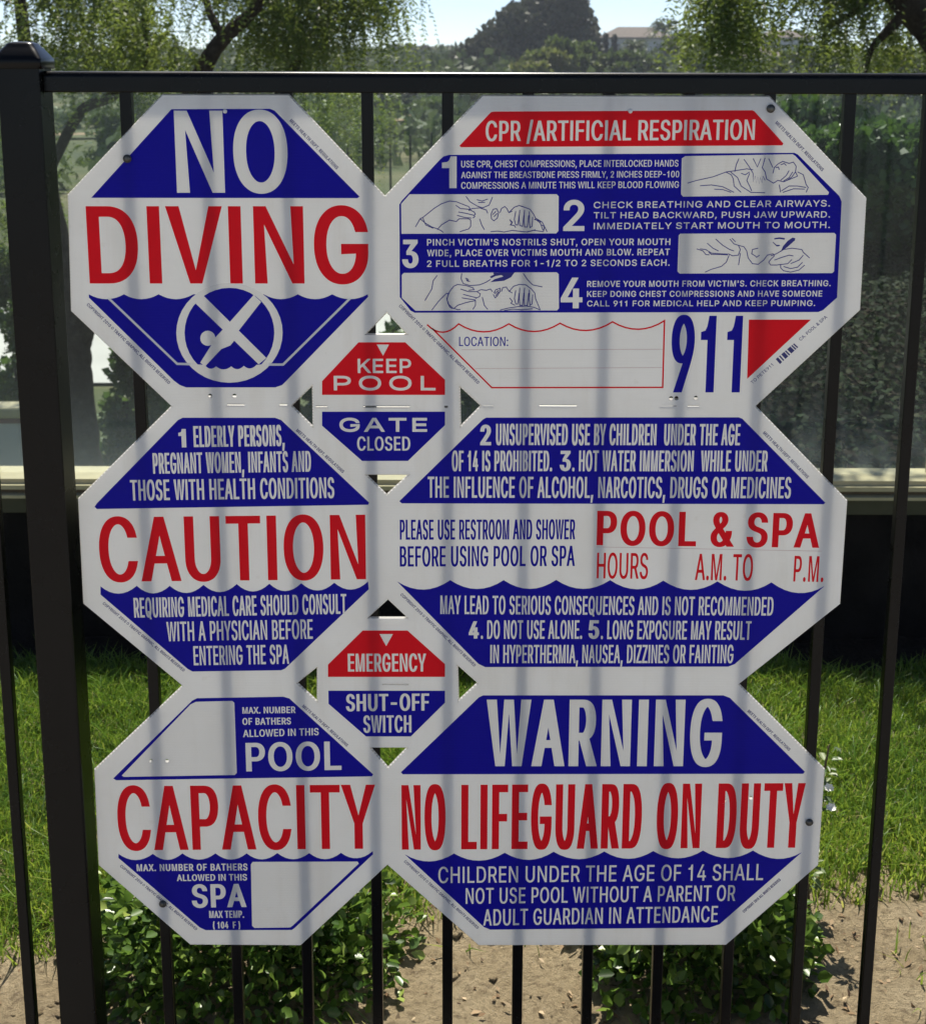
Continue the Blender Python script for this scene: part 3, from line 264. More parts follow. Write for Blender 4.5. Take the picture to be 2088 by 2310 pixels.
GLYPHS={
'H':(1016,[[118,0,118,1000,245,1000,245,568,771,568,771,1000,898,1000,898,0,771,0,771,456,245,456,245,0]]),
'A':(943,[[32,0,396,1000,543,1000,910,0,777,0,564,595,519,732,456,940,482,940,418,729,374,595,167,0],[216,279,216,391,727,391,727,279]]),
'B':(897,[[118,0,118,1000,474,1000,514,999,551,994,586,987,618,977,646,964,672,949,696,932,716,913,734,892,749,869,761,844,770,819,777,792,781,764,783,735,782,710,779,687,774,666,768,647,760,629,750,613,740,598,728,585,715,573,700,562,685,553,669,544,653,536,636,530,619,524,619,515,638,513,657,509,676,502,695,493,714,483,732,470,748,455,764,438,778,420,791,399,802,377,810,353,817,326,820,298,821,268,820,238,816,210,809,182,799,156,787,131,771,108,752,87,730,68,705,50,677,35,646,23,611,13,572,6,530,1,485,0],[245,112,481,112,525,114,564,119,597,128,626,141,648,157,666,175,681,196,691,218,697,243,699,268,698,288,695,308,689,326,682,344,673,361,662,378,649,392,635,406,619,418,601,429,581,438,560,445,538,450,513,453,488,454,245,454],[245,561,468,561,489,562,510,564,530,569,549,575,566,582,583,591,598,602,612,614,624,627,635,642,644,657,651,674,656,692,659,711,660,732,659,757,653,781,644,804,631,824,614,843,594,859,570,872,541,881,508,886,472,888,245,888]]),
'C':(1003,[[526,-13,475,-11,426,-3,380,9,337,27,295,49,257,76,222,107,190,143,162,183,137,227,116,274,100,325,88,380,82,438,79,499,82,561,88,619,100,674,116,725,137,773,162,817,190,857,222,892,257,923,295,951,337,973,380,991,426,1003,475,1011,526,1013,556,1013,585,1010,613,1005,641,999,669,991,695,982,721,970,745,957,768,943,790,926,811,908,831,889,849,868,865,846,880,822,894,798,905,771,915,744,923,715,930,685,803,685,798,705,791,724,784,742,775,759,765,776,755,791,743,805,730,818,717,831,702,842,687,852,671,861,655,870,638,877,620,883,602,887,583,891,564,894,545,895,526,896,489,894,455,889,422,879,391,866,361,850,333,829,307,806,284,779,264,749,246,715,230,678,219,638,210,595,205,549,203,499,205,450,210,404,219,361,231,321,246,284,264,251,285,220,308,194,333,170,361,150,391,133,423,121,455,111,490,106,526,104,545,105,564,106,583,109,602,113,620,118,638,124,655,131,671,139,687,148,702,158,717,170,730,182,743,195,755,210,765,225,775,241,784,258,791,276,798,295,803,315,930,315,924,285,916,257,906,229,894,203,881,178,866,155,849,132,831,112,812,92,791,74,769,58,746,43,721,30,696,19,669,9,642,1,614,-5,585,-10,556,-13]]),
'D':(987,[[430,0,189,0,189,112,422,112,469,114,513,120,554,129,591,142,625,159,655,179,683,203,707,229,727,260,745,293,759,329,770,368,778,410,783,455,785,502,783,549,778,593,770,634,759,673,745,709,728,742,708,772,684,798,658,821,628,842,596,858,560,871,521,881,479,886,434,888,183,888,183,1000,443,1000,500,998,553,990,603,978,650,962,693,940,732,914,768,884,800,850,828,811,852,769,872,722,887,672,899,619,905,562,907,502,905,441,898,384,887,330,872,280,852,233,827,190,799,152,766,117,730,87,689,60,645,39,597,22,545,10,489,2],[245,1000,245,0,118,0,118,1000]]),
'E':(823,[[118,0,118,1000,732,1000,732,888,245,888,245,562,699,562,699,450,245,450,245,112,738,112,738,0]]),
'F':(806,[[118,0,118,1000,726,1000,726,888,245,888,245,547,681,547,681,435,245,435,245,0]]),
'G':(1023,[[528,-13,476,-11,427,-3,380,9,335,27,294,49,255,77,220,108,188,143,160,183,136,227,115,275,100,326,88,380,81,438,79,499,81,561,88,619,100,674,115,725,136,773,160,817,188,857,220,892,254,923,293,951,334,973,377,991,423,1003,471,1011,521,1013,552,1012,583,1010,612,1005,641,998,669,990,696,980,722,968,747,954,770,939,793,922,814,904,833,885,851,864,868,842,883,818,896,794,908,768,918,742,926,714,932,685,802,685,795,704,788,723,780,740,771,757,761,773,750,788,739,802,727,815,714,828,700,839,685,850,670,859,654,868,637,875,620,882,602,887,583,891,563,894,543,895,521,896,486,894,453,889,421,879,390,867,360,850,332,830,307,806,284,779,264,749,246,715,230,678,219,638,210,595,205,549,203,499,205,450,210,404,219,361,231,321,246,285,264,251,285,221,308,194,334,171,362,150,392,134,424,121,457,111,492,106,528,104,561,105,593,110,623,117,651,127,678,140,702,156,725,174,745,194,763,217,779,242,792,270,802,299,810,330,814,363,815,398,854,391,556,391,556,503,940,503,940,393,937,345,931,300,920,257,905,216,886,179,863,144,837,112,808,84,776,59,740,37,702,19,662,5,619,-5,575,-11]]),
'J':(779,[[364,-13,313,-10,266,-1,223,15,184,36,148,64,118,98,95,137,78,182,68,231,65,286,65,340,192,340,192,286,194,251,199,219,209,191,222,167,239,146,259,129,281,115,306,106,334,100,364,98,393,100,420,106,445,115,467,129,487,146,504,167,517,191,527,219,532,251,534,286,534,1000,661,1000,661,286,658,231,648,182,631,137,608,98,578,64,543,36,504,15,461,-1,414,-10]]),
'K':(930,[[118,0,118,1000,245,1000,245,490,740,1000,900,1000,490,590,930,0,770,0,400,500,245,345,245,0]]),
'L':(772,[[118,0,118,1000,245,1000,245,112,710,112,710,0]]),
'M':(1180,[[118,0,118,1000,300,1000,590,190,880,1000,1062,1000,1062,0,940,0,940,800,650,0,530,0,240,800,240,0]]),
'N':(1016,[[118,0,118,1000,262,1000,771,230,771,1000,898,1000,898,0,760,0,245,785,245,0]]),
'O':(1048,[[525,-13,474,-11,426,-3,380,9,337,27,296,49,257,76,222,107,190,143,162,183,137,227,116,274,100,325,88,380,82,438,79,499,82,561,88,619,100,674,116,725,137,773,162,817,190,857,222,892,257,923,296,951,337,973,380,991,426,1003,474,1011,525,1013,575,1011,623,1003,669,991,713,973,754,951,792,923,827,892,859,857,887,817,912,773,932,725,948,674,960,619,967,561,969,499,967,438,960,380,948,325,932,274,912,227,887,183,859,143,827,107,792,76,754,49,713,27,669,9,623,-3,575,-11],[525,104,560,106,594,111,626,120,657,133,687,149,715,169,740,192,764,219,784,250,803,283,818,320,830,360,839,404,844,450,846,499,844,549,839,596,830,639,818,680,803,717,784,750,764,781,740,808,715,831,687,851,657,867,626,880,594,889,560,894,525,896,490,894,456,889,423,880,392,867,362,850,334,830,309,807,285,780,265,750,246,716,231,679,219,639,210,596,205,549,203,499,205,450,210,404,219,360,231,320,246,284,265,250,285,220,309,193,334,170,362,150,392,133,423,120,456,111,490,106]]),
'P':(874,[[118,0,118,1000,462,1000,507,998,548,993,587,985,622,973,653,958,682,940,708,920,730,897,750,872,766,845,780,815,790,784,797,752,802,718,803,683,802,648,797,615,790,582,780,551,766,522,750,494,730,469,708,446,682,425,653,407,622,392,587,380,548,372,507,367,462,365,215,365,215,477,457,477,487,478,515,481,540,486,563,494,584,503,602,515,618,528,633,543,645,559,655,577,663,596,669,617,674,638,676,660,677,683,676,707,674,729,669,750,663,770,655,789,645,807,633,823,618,838,602,851,584,862,563,872,540,879,514,884,487,888,456,889,245,889,245,0]]),
'Q':(1048,[[482,313,615,313,726,166,754,128,921,-94,788,-94,679,52,651,90],[525,-13,474,-11,426,-3,380,9,337,27,296,49,257,76,222,107,190,143,162,183,137,227,116,274,100,325,88,380,82,438,79,499,82,561,88,619,100,674,116,725,137,773,162,817,190,857,222,892,257,923,296,951,337,973,380,991,426,1003,474,1011,525,1013,575,1011,623,1003,669,991,713,973,754,951,792,923,827,892,859,857,887,817,912,773,932,725,948,674,960,619,967,561,969,499,967,438,960,380,948,325,932,274,912,227,887,183,859,143,827,107,792,76,754,49,713,27,669,9,623,-3,575,-11],[525,104,560,106,594,111,626,120,657,133,687,149,715,169,740,192,764,219,784,250,803,283,818,320,830,360,839,404,844,450,846,499,844,549,839,596,830,639,818,680,803,717,784,750,764,781,740,808,715,831,687,851,657,867,626,880,594,889,560,894,525,896,490,894,456,889,423,880,392,867,362,850,334,830,309,807,285,780,265,750,246,716,231,679,219,639,210,596,205,549,203,499,205,450,210,404,219,360,231,320,246,284,265,250,285,220,309,193,334,170,362,150,392,133,423,120,456,111,490,106]]),
'R':(883,[[118,0,118,1000,464,1000,508,998,550,994,588,986,623,975,655,960,683,943,709,924,732,902,751,878,767,851,781,823,791,792,799,761,803,727,805,692,803,657,799,623,791,592,781,562,767,534,751,507,731,484,709,462,683,443,654,427,622,413,587,402,549,395,508,390,464,389,189,389,189,501,459,501,489,502,517,505,542,510,565,516,585,524,604,535,620,546,634,559,646,574,656,591,664,608,670,627,675,648,678,669,679,692,678,715,675,737,670,758,664,777,656,796,646,812,634,828,620,841,603,854,585,864,564,873,541,880,516,885,488,888,458,889,245,889,245,0],[694,0,452,450,595,450,841,0]]),
'S':(878,[[440,-17,397,-16,357,-12,319,-5,284,5,251,18,220,34,192,51,167,71,145,94,126,118,109,145,96,173,86,203,79,235,75,268,205,268,208,246,214,225,221,206,231,189,243,172,256,158,272,145,289,134,307,124,327,115,348,109,370,103,393,100,416,97,440,97,466,98,492,100,517,104,540,111,562,118,583,128,602,139,619,151,634,165,648,181,659,197,668,215,674,233,678,253,679,274,678,292,675,309,670,325,662,339,653,352,641,363,629,374,614,384,599,394,582,402,563,410,544,417,524,424,503,431,481,437,361,470,314,485,271,503,232,522,199,544,169,568,145,595,126,625,113,658,105,694,102,732,104,765,109,796,118,826,131,854,147,880,167,904,189,926,213,946,241,963,270,979,302,991,336,1001,371,1008,408,1012,446,1013,485,1012,522,1008,557,1001,590,991,621,978,651,963,677,946,701,927,722,905,741,882,757,857,770,830,779,803,785,773,788,743,663,743,658,772,648,798,634,821,616,842,594,860,568,875,540,886,510,895,477,900,442,901,417,900,393,898,371,894,349,888,329,880,310,871,293,861,278,849,265,836,253,822,243,807,236,791,230,774,227,757,226,738,227,719,231,701,237,684,246,669,257,656,270,644,284,633,300,623,316,614,333,606,350,599,368,592,385,586,401,581,417,577,519,549,612,518,632,510,651,501,669,490,687,479,705,467,722,454,737,439,751,424,764,407,776,388,785,368,793,347,798,324,802,299,803,272,801,240,796,210,787,180,775,152,760,125,741,100,719,77,694,56,667,37,636,21,602,7,565,-4,526,-11,484,-16]]),
'T':(882,[[62,888,62,1000,819,1000,819,888,505,888,505,0,379,0,379,888]]),
'U':(1017,[[509,-16,463,-14,419,-9,378,1,339,14,303,30,269,50,239,73,211,98,187,126,166,157,149,190,136,225,126,262,120,300,118,340,118,1000,244,1000,244,350,246,322,249,295,256,270,265,245,277,222,290,201,307,181,325,163,345,147,368,134,392,122,419,113,447,106,477,103,509,101,541,103,571,106,599,113,626,122,650,134,672,147,693,163,711,181,727,201,740,222,752,245,760,270,767,295,771,322,772,350,772,1000,899,1000,899,340,897,300,891,262,881,225,868,190,850,157,829,126,805,98,778,73,748,50,714,30,678,14,639,1,598,-9,555,-14]]),
'V':(910,[[20,1000,158,1000,455,150,752,1000,890,1000,525,0,385,0]]),
'W':(1300,[[20,1000,155,1000,370,180,580,1000,720,1000,930,180,1145,1000,1280,1000,1000,0,865,0,650,800,435,0,300,0]]),
'X':(875,[[20,0,355,510,40,1000,195,1000,440,610,685,1000,835,1000,515,515,855,0,700,0,435,410,170,0]]),
'Y':(875,[[15,1000,165,1000,440,520,715,1000,860,1000,503,395,503,0,375,0,375,395]]),
'Z':(850,[[50,0,50,115,620,885,80,885,80,1000,780,1000,780,890,205,115,790,115,790,0]]),
'0':(891,[[446,-13,402,-11,362,-4,324,8,288,25,255,47,225,74,198,105,174,140,153,179,135,223,120,271,109,322,101,377,96,437,94,499,96,562,101,621,109,677,121,728,136,776,154,820,175,860,199,895,226,926,256,952,289,974,324,991,362,1004,403,1011,446,1013,489,1011,529,1004,567,991,602,974,635,952,665,926,692,895,716,860,737,820,755,776,770,728,782,677,790,621,795,562,797,499,795,437,790,377,782,322,770,271,755,223,737,179,716,140,692,105,665,74,636,47,603,25,567,8,530,-4,489,-11],[446,97,474,99,501,105,526,114,549,128,570,145,590,166,608,190,624,217,637,248,649,283,659,320,666,360,672,404,675,450,676,499,675,549,672,596,666,639,659,680,649,717,637,752,624,783,608,810,590,834,570,855,549,873,526,886,501,896,474,901,446,903,417,901,390,896,365,886,342,873,320,855,301,834,283,810,268,783,254,752,242,717,232,680,225,639,219,596,216,549,215,499,216,450,219,404,225,360,232,320,242,283,254,248,268,217,283,190,301,166,320,145,342,128,365,114,390,105,417,99]]),
'2':(891,[[126,0,126,93,460,450,555,555,569,573,582,591,593,608,602,625,611,642,618,659,623,676,627,694,629,712,630,730,629,751,626,771,621,789,614,807,605,823,594,838,582,851,568,863,553,874,537,883,519,890,501,896,481,900,461,903,440,903,417,902,395,900,375,895,356,888,339,880,322,869,308,857,294,844,283,829,273,813,264,795,258,776,253,756,251,734,250,711,129,711,130,747,135,780,143,811,155,841,169,869,187,896,207,919,229,940,254,959,281,976,310,989,341,1000,373,1007,407,1012,442,1013,477,1012,511,1007,543,1000,573,990,601,976,628,960,652,942,674,922,693,900,710,875,724,849,735,822,743,793,747,763,749,732,748,710,746,688,742,667,736,645,729,624,720,603,709,581,695,558,679,534,660,508,639,482,615,453,588,422,558,388,525,353,300,119,300,111,765,111,765,0]]),
'3':(891,[[428,-13,392,-12,358,-8,324,-2,292,7,261,19,231,33,205,50,180,68,158,89,138,113,121,138,107,165,97,195,90,226,86,259,215,259,218,239,222,220,229,203,238,186,249,171,261,157,275,145,290,134,307,125,325,116,344,110,364,105,385,101,407,99,430,98,454,99,477,101,499,106,520,112,541,119,560,129,577,140,592,152,606,167,618,183,629,200,637,219,642,239,646,261,647,285,646,306,643,327,638,347,630,367,621,386,610,403,596,419,580,434,561,447,540,459,516,469,490,477,461,482,430,485,395,487,308,487,308,588,566,881,566,889,137,889,137,1000,732,1000,732,905,415,547,415,568,458,570,499,569,537,564,573,555,606,542,637,526,664,508,689,487,710,463,729,437,745,409,757,380,766,350,771,318,772,285,771,250,765,218,757,187,744,158,728,130,709,104,687,81,663,60,636,41,607,24,575,11,541,0,505,-7,468,-12]]),
'4':(891,[[78,207,78,311,485,1000,611,1000,213,326,213,319,812,319,812,207],[554,0,554,238,554,287,554,624,674,624,674,0]]),
'5':(891,[[435,-13,400,-12,366,-8,335,-1,304,9,275,22,248,37,223,54,201,73,181,95,163,118,148,143,135,170,126,197,120,226,117,256,240,256,243,239,247,221,253,205,261,190,271,175,283,161,295,149,309,137,324,127,341,118,358,111,376,105,395,101,415,99,435,98,459,99,481,103,503,108,523,116,543,127,561,139,578,153,593,168,606,186,617,205,627,226,635,247,640,270,643,294,644,319,643,344,640,368,634,391,626,414,616,435,604,454,591,472,576,488,559,503,540,515,520,526,499,534,476,540,453,543,428,544,408,544,388,542,368,538,349,534,329,528,311,520,293,512,278,504,264,494,252,483,132,497,189,1000,720,1000,720,889,296,889,263,593,268,593,282,604,297,614,313,623,330,631,349,639,369,645,389,650,409,653,430,655,451,656,478,655,504,652,529,647,554,640,578,631,600,620,621,608,642,594,661,578,678,561,694,542,709,522,723,501,734,478,745,454,753,429,760,404,765,377,768,349,768,321,767,283,762,247,753,212,741,180,725,149,707,120,685,93,662,70,636,48,607,30,576,14,543,2,509,-6,473,-12]]),
'6':(891,[[445,-13,408,-12,374,-7,341,2,309,14,280,29,252,47,227,68,204,91,184,118,166,146,151,177,140,210,131,244,126,280,125,318,126,347,130,377,136,407,145,438,157,470,171,503,190,540,213,580,239,623,270,669,496,1000,633,1000,297,513,286,513,292,525,299,535,306,546,315,556,324,565,335,575,346,583,358,591,371,597,385,603,399,608,414,612,429,615,445,617,462,617,497,616,531,611,563,604,593,593,621,579,647,563,670,544,691,522,710,498,727,471,740,443,751,412,758,380,763,345,764,309,763,272,758,237,749,204,738,173,723,143,705,115,685,89,662,66,637,46,609,28,580,13,549,2,516,-7,481,-12],[445,95,468,96,489,100,510,105,529,113,548,123,565,135,580,149,594,164,607,181,618,199,627,219,634,240,639,262,643,285,644,309,643,333,639,357,634,379,627,400,618,419,607,438,594,454,580,469,565,483,548,494,529,504,510,512,489,517,468,520,445,521,422,520,400,517,380,512,360,504,342,495,324,483,309,470,295,455,282,439,271,420,262,401,255,380,250,358,247,336,246,311,247,287,250,263,255,241,262,220,271,200,282,181,295,164,309,149,324,135,342,123,360,113,380,105,400,100,422,96]]),
'7':(891,[[191,0,636,881,636,889,122,889,122,1000,768,1000,768,882,324,0]]),
'8':(891,[[445,-13,405,-12,368,-8,332,0,298,10,266,22,237,38,210,56,186,75,164,97,146,121,130,147,118,175,109,204,104,234,102,266,103,291,106,315,111,339,119,362,128,384,139,404,152,424,166,442,181,459,199,474,217,487,236,499,257,508,278,515,300,520,300,525,272,534,246,546,222,562,201,582,182,605,166,631,154,658,145,686,140,716,138,748,140,778,145,806,153,834,164,860,178,884,195,907,214,928,236,947,260,964,287,979,315,991,345,1001,377,1008,410,1012,445,1013,479,1012,512,1008,544,1001,573,991,602,979,628,964,652,947,674,928,693,907,710,884,725,860,736,834,744,806,749,778,750,748,749,716,743,687,735,658,722,631,706,605,688,582,667,563,644,546,618,534,591,525,591,520,612,515,633,508,653,499,672,487,690,474,707,459,723,442,737,424,750,404,761,384,771,362,778,339,784,315,787,291,788,266,786,234,781,204,772,175,760,147,744,121,725,97,703,75,679,56,652,38,623,22,591,10,557,0,522,-8,484,-12],[445,97,471,98,495,100,518,104,540,111,560,118,578,128,595,139,610,151,623,165,635,180,645,196,652,214,657,232,661,252,662,272,661,294,657,315,652,335,644,353,634,371,621,387,608,402,592,415,575,427,556,438,536,447,515,454,492,458,469,461,445,462,420,461,397,458,374,454,353,447,333,438,314,427,296,415,281,402,267,387,255,371,245,353,237,335,231,315,228,294,227,272,228,252,231,232,236,214,244,196,253,180,265,165,278,151,293,139,310,128,329,118,349,111,371,104,394,100,419,98],[445,569,466,570,485,573,504,577,522,583,539,590,555,599,569,610,582,622,593,635,604,650,612,665,619,682,624,700,627,719,628,738,627,758,624,776,619,794,613,810,605,826,595,840,583,853,571,864,556,875,541,884,524,891,505,897,486,901,466,903,445,904,424,903,403,901,384,897,366,891,349,884,333,875,319,864,306,853,294,840,284,826,276,810,269,794,265,776,262,758,261,738,262,719,265,700,269,682,276,665,284,650,294,635,306,622,319,610,333,599,349,590,367,583,385,577,404,573,424,570]]),
'9':(891,[[444,1013,481,1012,516,1007,549,998,580,986,610,971,637,953,663,932,685,909,705,882,723,854,738,823,750,790,758,756,763,720,764,682,763,653,759,623,753,593,744,562,733,530,718,497,699,460,677,420,650,377,619,331,394,0,256,0,593,487,604,487,598,475,591,465,584,454,575,444,565,435,555,425,543,417,531,409,518,403,505,397,490,392,476,388,460,385,445,383,428,383,393,384,359,389,328,396,298,407,269,421,243,437,220,456,198,478,180,502,163,529,149,557,139,588,131,620,126,655,125,691,126,728,131,763,140,796,151,828,166,858,184,885,205,911,227,934,253,954,280,972,310,987,341,998,374,1007,408,1012],[444,905,422,904,401,900,380,895,361,887,342,877,325,865,309,851,295,836,283,819,272,801,263,781,255,760,250,738,247,715,246,691,247,667,250,644,255,622,263,601,272,581,283,563,295,546,309,531,325,517,342,506,361,496,380,488,401,483,422,480,444,479,467,480,489,483,510,488,529,496,548,505,565,517,581,530,595,545,607,562,618,580,627,599,634,620,640,642,643,665,644,689,643,713,640,737,634,759,627,780,618,800,607,819,595,836,581,851,565,865,548,877,530,887,510,895,489,900,467,904]]),
'&':(880,[[387,-13,348,-12,312,-8,278,0,247,10,217,23,189,39,165,56,142,76,123,98,106,122,92,147,81,174,73,202,69,231,67,262,68,287,71,310,77,332,84,353,93,372,105,391,118,409,132,427,148,444,166,461,186,478,206,495,228,512,251,530,276,548,425,659,465,692,473,700,481,709,488,718,494,727,500,737,506,747,510,759,512,770,514,783,515,796,513,814,510,831,503,847,494,862,483,875,469,886,453,895,436,901,417,905,396,906,382,905,368,904,355,900,342,896,330,891,319,884,309,876,300,868,292,858,285,848,279,836,275,824,272,811,270,798,269,784,270,769,272,755,275,741,280,727,286,714,293,700,301,687,310,672,320,658,332,643,401,558,860,0,715,0,337,455,238,575,222,596,207,616,194,636,182,656,172,676,163,696,157,717,152,738,149,760,148,783,150,809,153,834,159,857,168,880,179,901,192,920,207,938,224,954,243,968,264,981,287,991,311,999,337,1005,364,1008,393,1009,422,1008,450,1005,475,999,500,991,522,981,543,968,562,954,579,939,593,922,606,903,617,883,625,862,631,841,635,818,636,795,636,777,634,760,630,743,626,727,619,711,612,695,604,681,595,666,584,652,573,639,560,625,547,613,533,600,519,588,503,576,303,428,280,410,260,392,242,375,228,359,216,343,207,327,200,311,195,294,192,276,191,258,192,239,194,221,199,204,206,187,215,172,225,157,237,144,250,133,265,122,282,113,299,105,318,99,337,95,358,92,379,91,403,92,426,95,449,100,472,107,494,116,515,127,536,140,555,154,574,170,592,188,609,207,624,227,638,249,650,273,661,298,670,324,677,351,682,380,685,410,686,441,801,441,800,404,798,370,793,338,787,309,780,283,771,258,761,236,751,216,740,198,729,182,679,122,654,92,634,72,612,54,587,38,561,25,533,13,504,4,474,-4,445,-9,416,-12]]),
'/':(490,[[462,1047,140,-150,28,-150,350,1047]]),
',':(369,[[74,-235,133,140,269,140,166,-235]]),
'.':(369,[[187,-9,173,-8,159,-5,147,1,135,8,124,17,114,28,107,40,102,53,98,66,97,81,98,95,102,109,107,122,114,133,124,144,135,154,147,161,159,166,173,169,187,170,202,169,215,166,228,161,240,154,251,144,260,133,268,122,273,109,276,95,277,81,276,66,273,53,268,40,260,28,251,17,240,8,228,1,215,-5,202,-8]]),
'(':(537,[[175,406,176,450,179,496,183,542,190,589,198,636,207,684,218,731,230,777,244,822,259,867,275,910,291,951,309,990,328,1026,347,1060,464,1060,444,1018,425,975,407,931,391,887,375,842,361,796,348,751,336,706,326,661,317,616,310,572,305,529,301,487,298,446,297,406,298,370,300,334,304,298,309,262,315,225,323,188,332,150,343,112,356,72,370,32,385,-9,403,-52,421,-96,442,-142,464,-189,347,-189,315,-130,286,-72,260,-12,238,47,219,107,203,168,191,228,182,287,177,347]]),
')':(537,[[73,-189,96,-141,117,-94,136,-50,153,-6,169,35,183,76,195,115,206,154,215,192,222,229,229,265,233,301,237,336,239,371,240,406,239,446,236,487,232,529,227,572,219,616,211,661,201,706,189,751,176,796,162,842,147,887,130,931,112,975,93,1018,73,1060,190,1060,209,1026,228,990,246,951,263,910,279,867,293,822,307,777,319,731,330,684,340,636,348,588,354,541,358,495,361,450,362,406,360,346,355,286,346,225,333,165,317,105,298,45,276,-15,250,-73,222,-131,190,-189]]),
':':(369,[[187,-9,173,-8,159,-5,147,1,135,8,124,17,114,28,107,40,102,53,98,66,97,81,98,95,102,109,107,122,114,133,124,144,135,154,147,161,159,166,173,169,187,170,202,169,215,166,228,161,240,154,251,144,260,133,268,122,273,109,276,95,277,81,276,66,273,53,268,40,260,28,251,17,240,8,228,1,215,-5,202,-8],[187,532,173,533,159,536,147,542,135,549,124,558,114,569,107,581,102,594,98,607,97,621,98,636,102,650,107,662,114,674,124,685,135,695,147,702,159,707,173,710,187,711,202,710,215,707,228,702,240,695,251,685,260,674,268,662,273,650,276,636,277,621,276,607,273,594,268,581,260,569,251,558,240,549,228,542,215,536,202,533]]),
'-':(891,[[662,481,662,369,224,369,224,481]]),
"'":(405,[[153,624,138,1000,266,1000,252,624]]),
'I':(363,[[118,0,118,1000,245,1000,245,0]]),
'1':(780,[[340,0,340,690,110,690,110,790,230,808,310,860,352,950,365,1000,467,1000,467,0]]),
'@':(1000,[[940,500,918,364,856,241,759,144,636,82,500,60,364,82,241,144,144,241,82,364,60,500,82,636,144,759,241,856,364,918,500,940,636,918,759,856,856,759,918,636],[850,500,833,608,783,706,706,783,608,833,500,850,392,833,294,783,217,706,167,608,150,500,167,392,217,294,294,217,392,167,500,150,608,167,706,217,783,294,833,392]]),
}
# ------------------------------------------------------------------ pool deck, bare soil, lawn
def vnoise(x, y, s, seed=0):
    # smooth value noise, numpy
    x = np.asarray(x) / s + 100.3 + seed * 17.7; y = np.asarray(y) / s + 57.1 + seed * 9.3
    xi, yi = np.floor(x), np.floor(y); fx, fy = x - xi, y - yi
    fx = fx * fx * (3 - 2 * fx); fy = fy * fy * (3 - 2 * fy)
    def h(a, b):
        q = np.sin(a * 127.1 + b * 311.7 + seed * 74.7) * 43758.5453
        return q - np.floor(q)
    return (h(xi, yi) * (1 - fx) + h(xi + 1, yi) * fx) * (1 - fy) + (h(xi, yi + 1) * (1 - fx) + h(xi + 1, yi + 1) * fx) * fy
def fbm(x, y, s, o=4, seed=0):
    a, t, q = 1.0, 0.0, 0.0
    for i in range(o):
        t = t + a * vnoise(x, y, s / 2 ** i, seed + i); q += a; a *= .5
    return t / q
def grid(xs, ys, zf):
    X, Y = np.meshgrid(xs, ys); Zz = zf(X, Y)
    V = np.stack([X.ravel(), Y.ravel(), Zz.ravel()], 1); nx = len(xs); ny = len(ys)
    i = np.arange(nx - 1)[None, :] + nx * np.arange(ny - 1)[:, None]
    return V, np.stack([i, i + 1, i + 1 + nx, i + nx], -1).reshape(-1, 4)

k = NT('pool_deck_concrete'); c = k.mixc(k.noise(3, 6), (.24, .22, .195), (.36, .335, .30)); c = k.mixc(k.ramp(k.noise(160, 3), [(.45, (0,) * 3), (.75, (1,) * 3)]), c, (.22, .20, .18))
M['deck'] = k.done(k.pbr(c, .8, 0, .3, k.bump(k.noise(120, 4), .3, .004)))
V, Fc = join_vf([box(-9, 9, -14, -.22, -.12, 0.0)])
tag(mesh('pool_deck', V, Fc, M['deck']), kind='structure')

k = NT('dry_soil'); f1 = k.noise(5, 8, .65); f2 = k.noise(55, 6, .7); f3 = k.noise(190, 3)
c = k.ramp(f1, [(.28, (.42, .325, .19)), (.5, (.57, .455, .28)), (.72, (.67, .555, .36))])
c = k.mixc(k.ramp(f2, [(.48, (0,) * 3), (.66, (.8,) * 3)]), c, (.22, .165, .10))
c = k.mixc(k.ramp(f3, [(.60, (0,) * 3), (.72, (.7,) * 3)]), c, (.55, .47, .34))
M['soil'] = k.done(k.pbr(c, .92, 0, .15, k.bump(k.noise(110, 8, .8), 1.0, .035)))
def lawn_edge(x): return .53 + .04 * np.sin(x * 2.1 + .6) + .14 * (fbm(x, x * 0 + 3, .4, 3, 5) - .5) - .06 * (x < -.5) + .05 * np.clip(x, 0, 1)
soil_z = lambda x, y: .03 * (fbm(x, y, .5, 4, 1) - .5) + .035 * (fbm(x, y, .055, 4, 2) - .5)
V, Fc = grid(np.linspace(-3.2, 3.2, 320), np.linspace(-.22, 2.12, 150), soil_z)
tag(mesh_np('bare_soil', V, Fc, M['soil'], smooth=True), kind='structure')
V, Fc = grid(np.linspace(-9, 9, 10), np.linspace(-.22, 2.12, 4), lambda x, y: x * 0 - .05)
tag(mesh_np('ground', V, Fc, M['soil']), kind='structure')

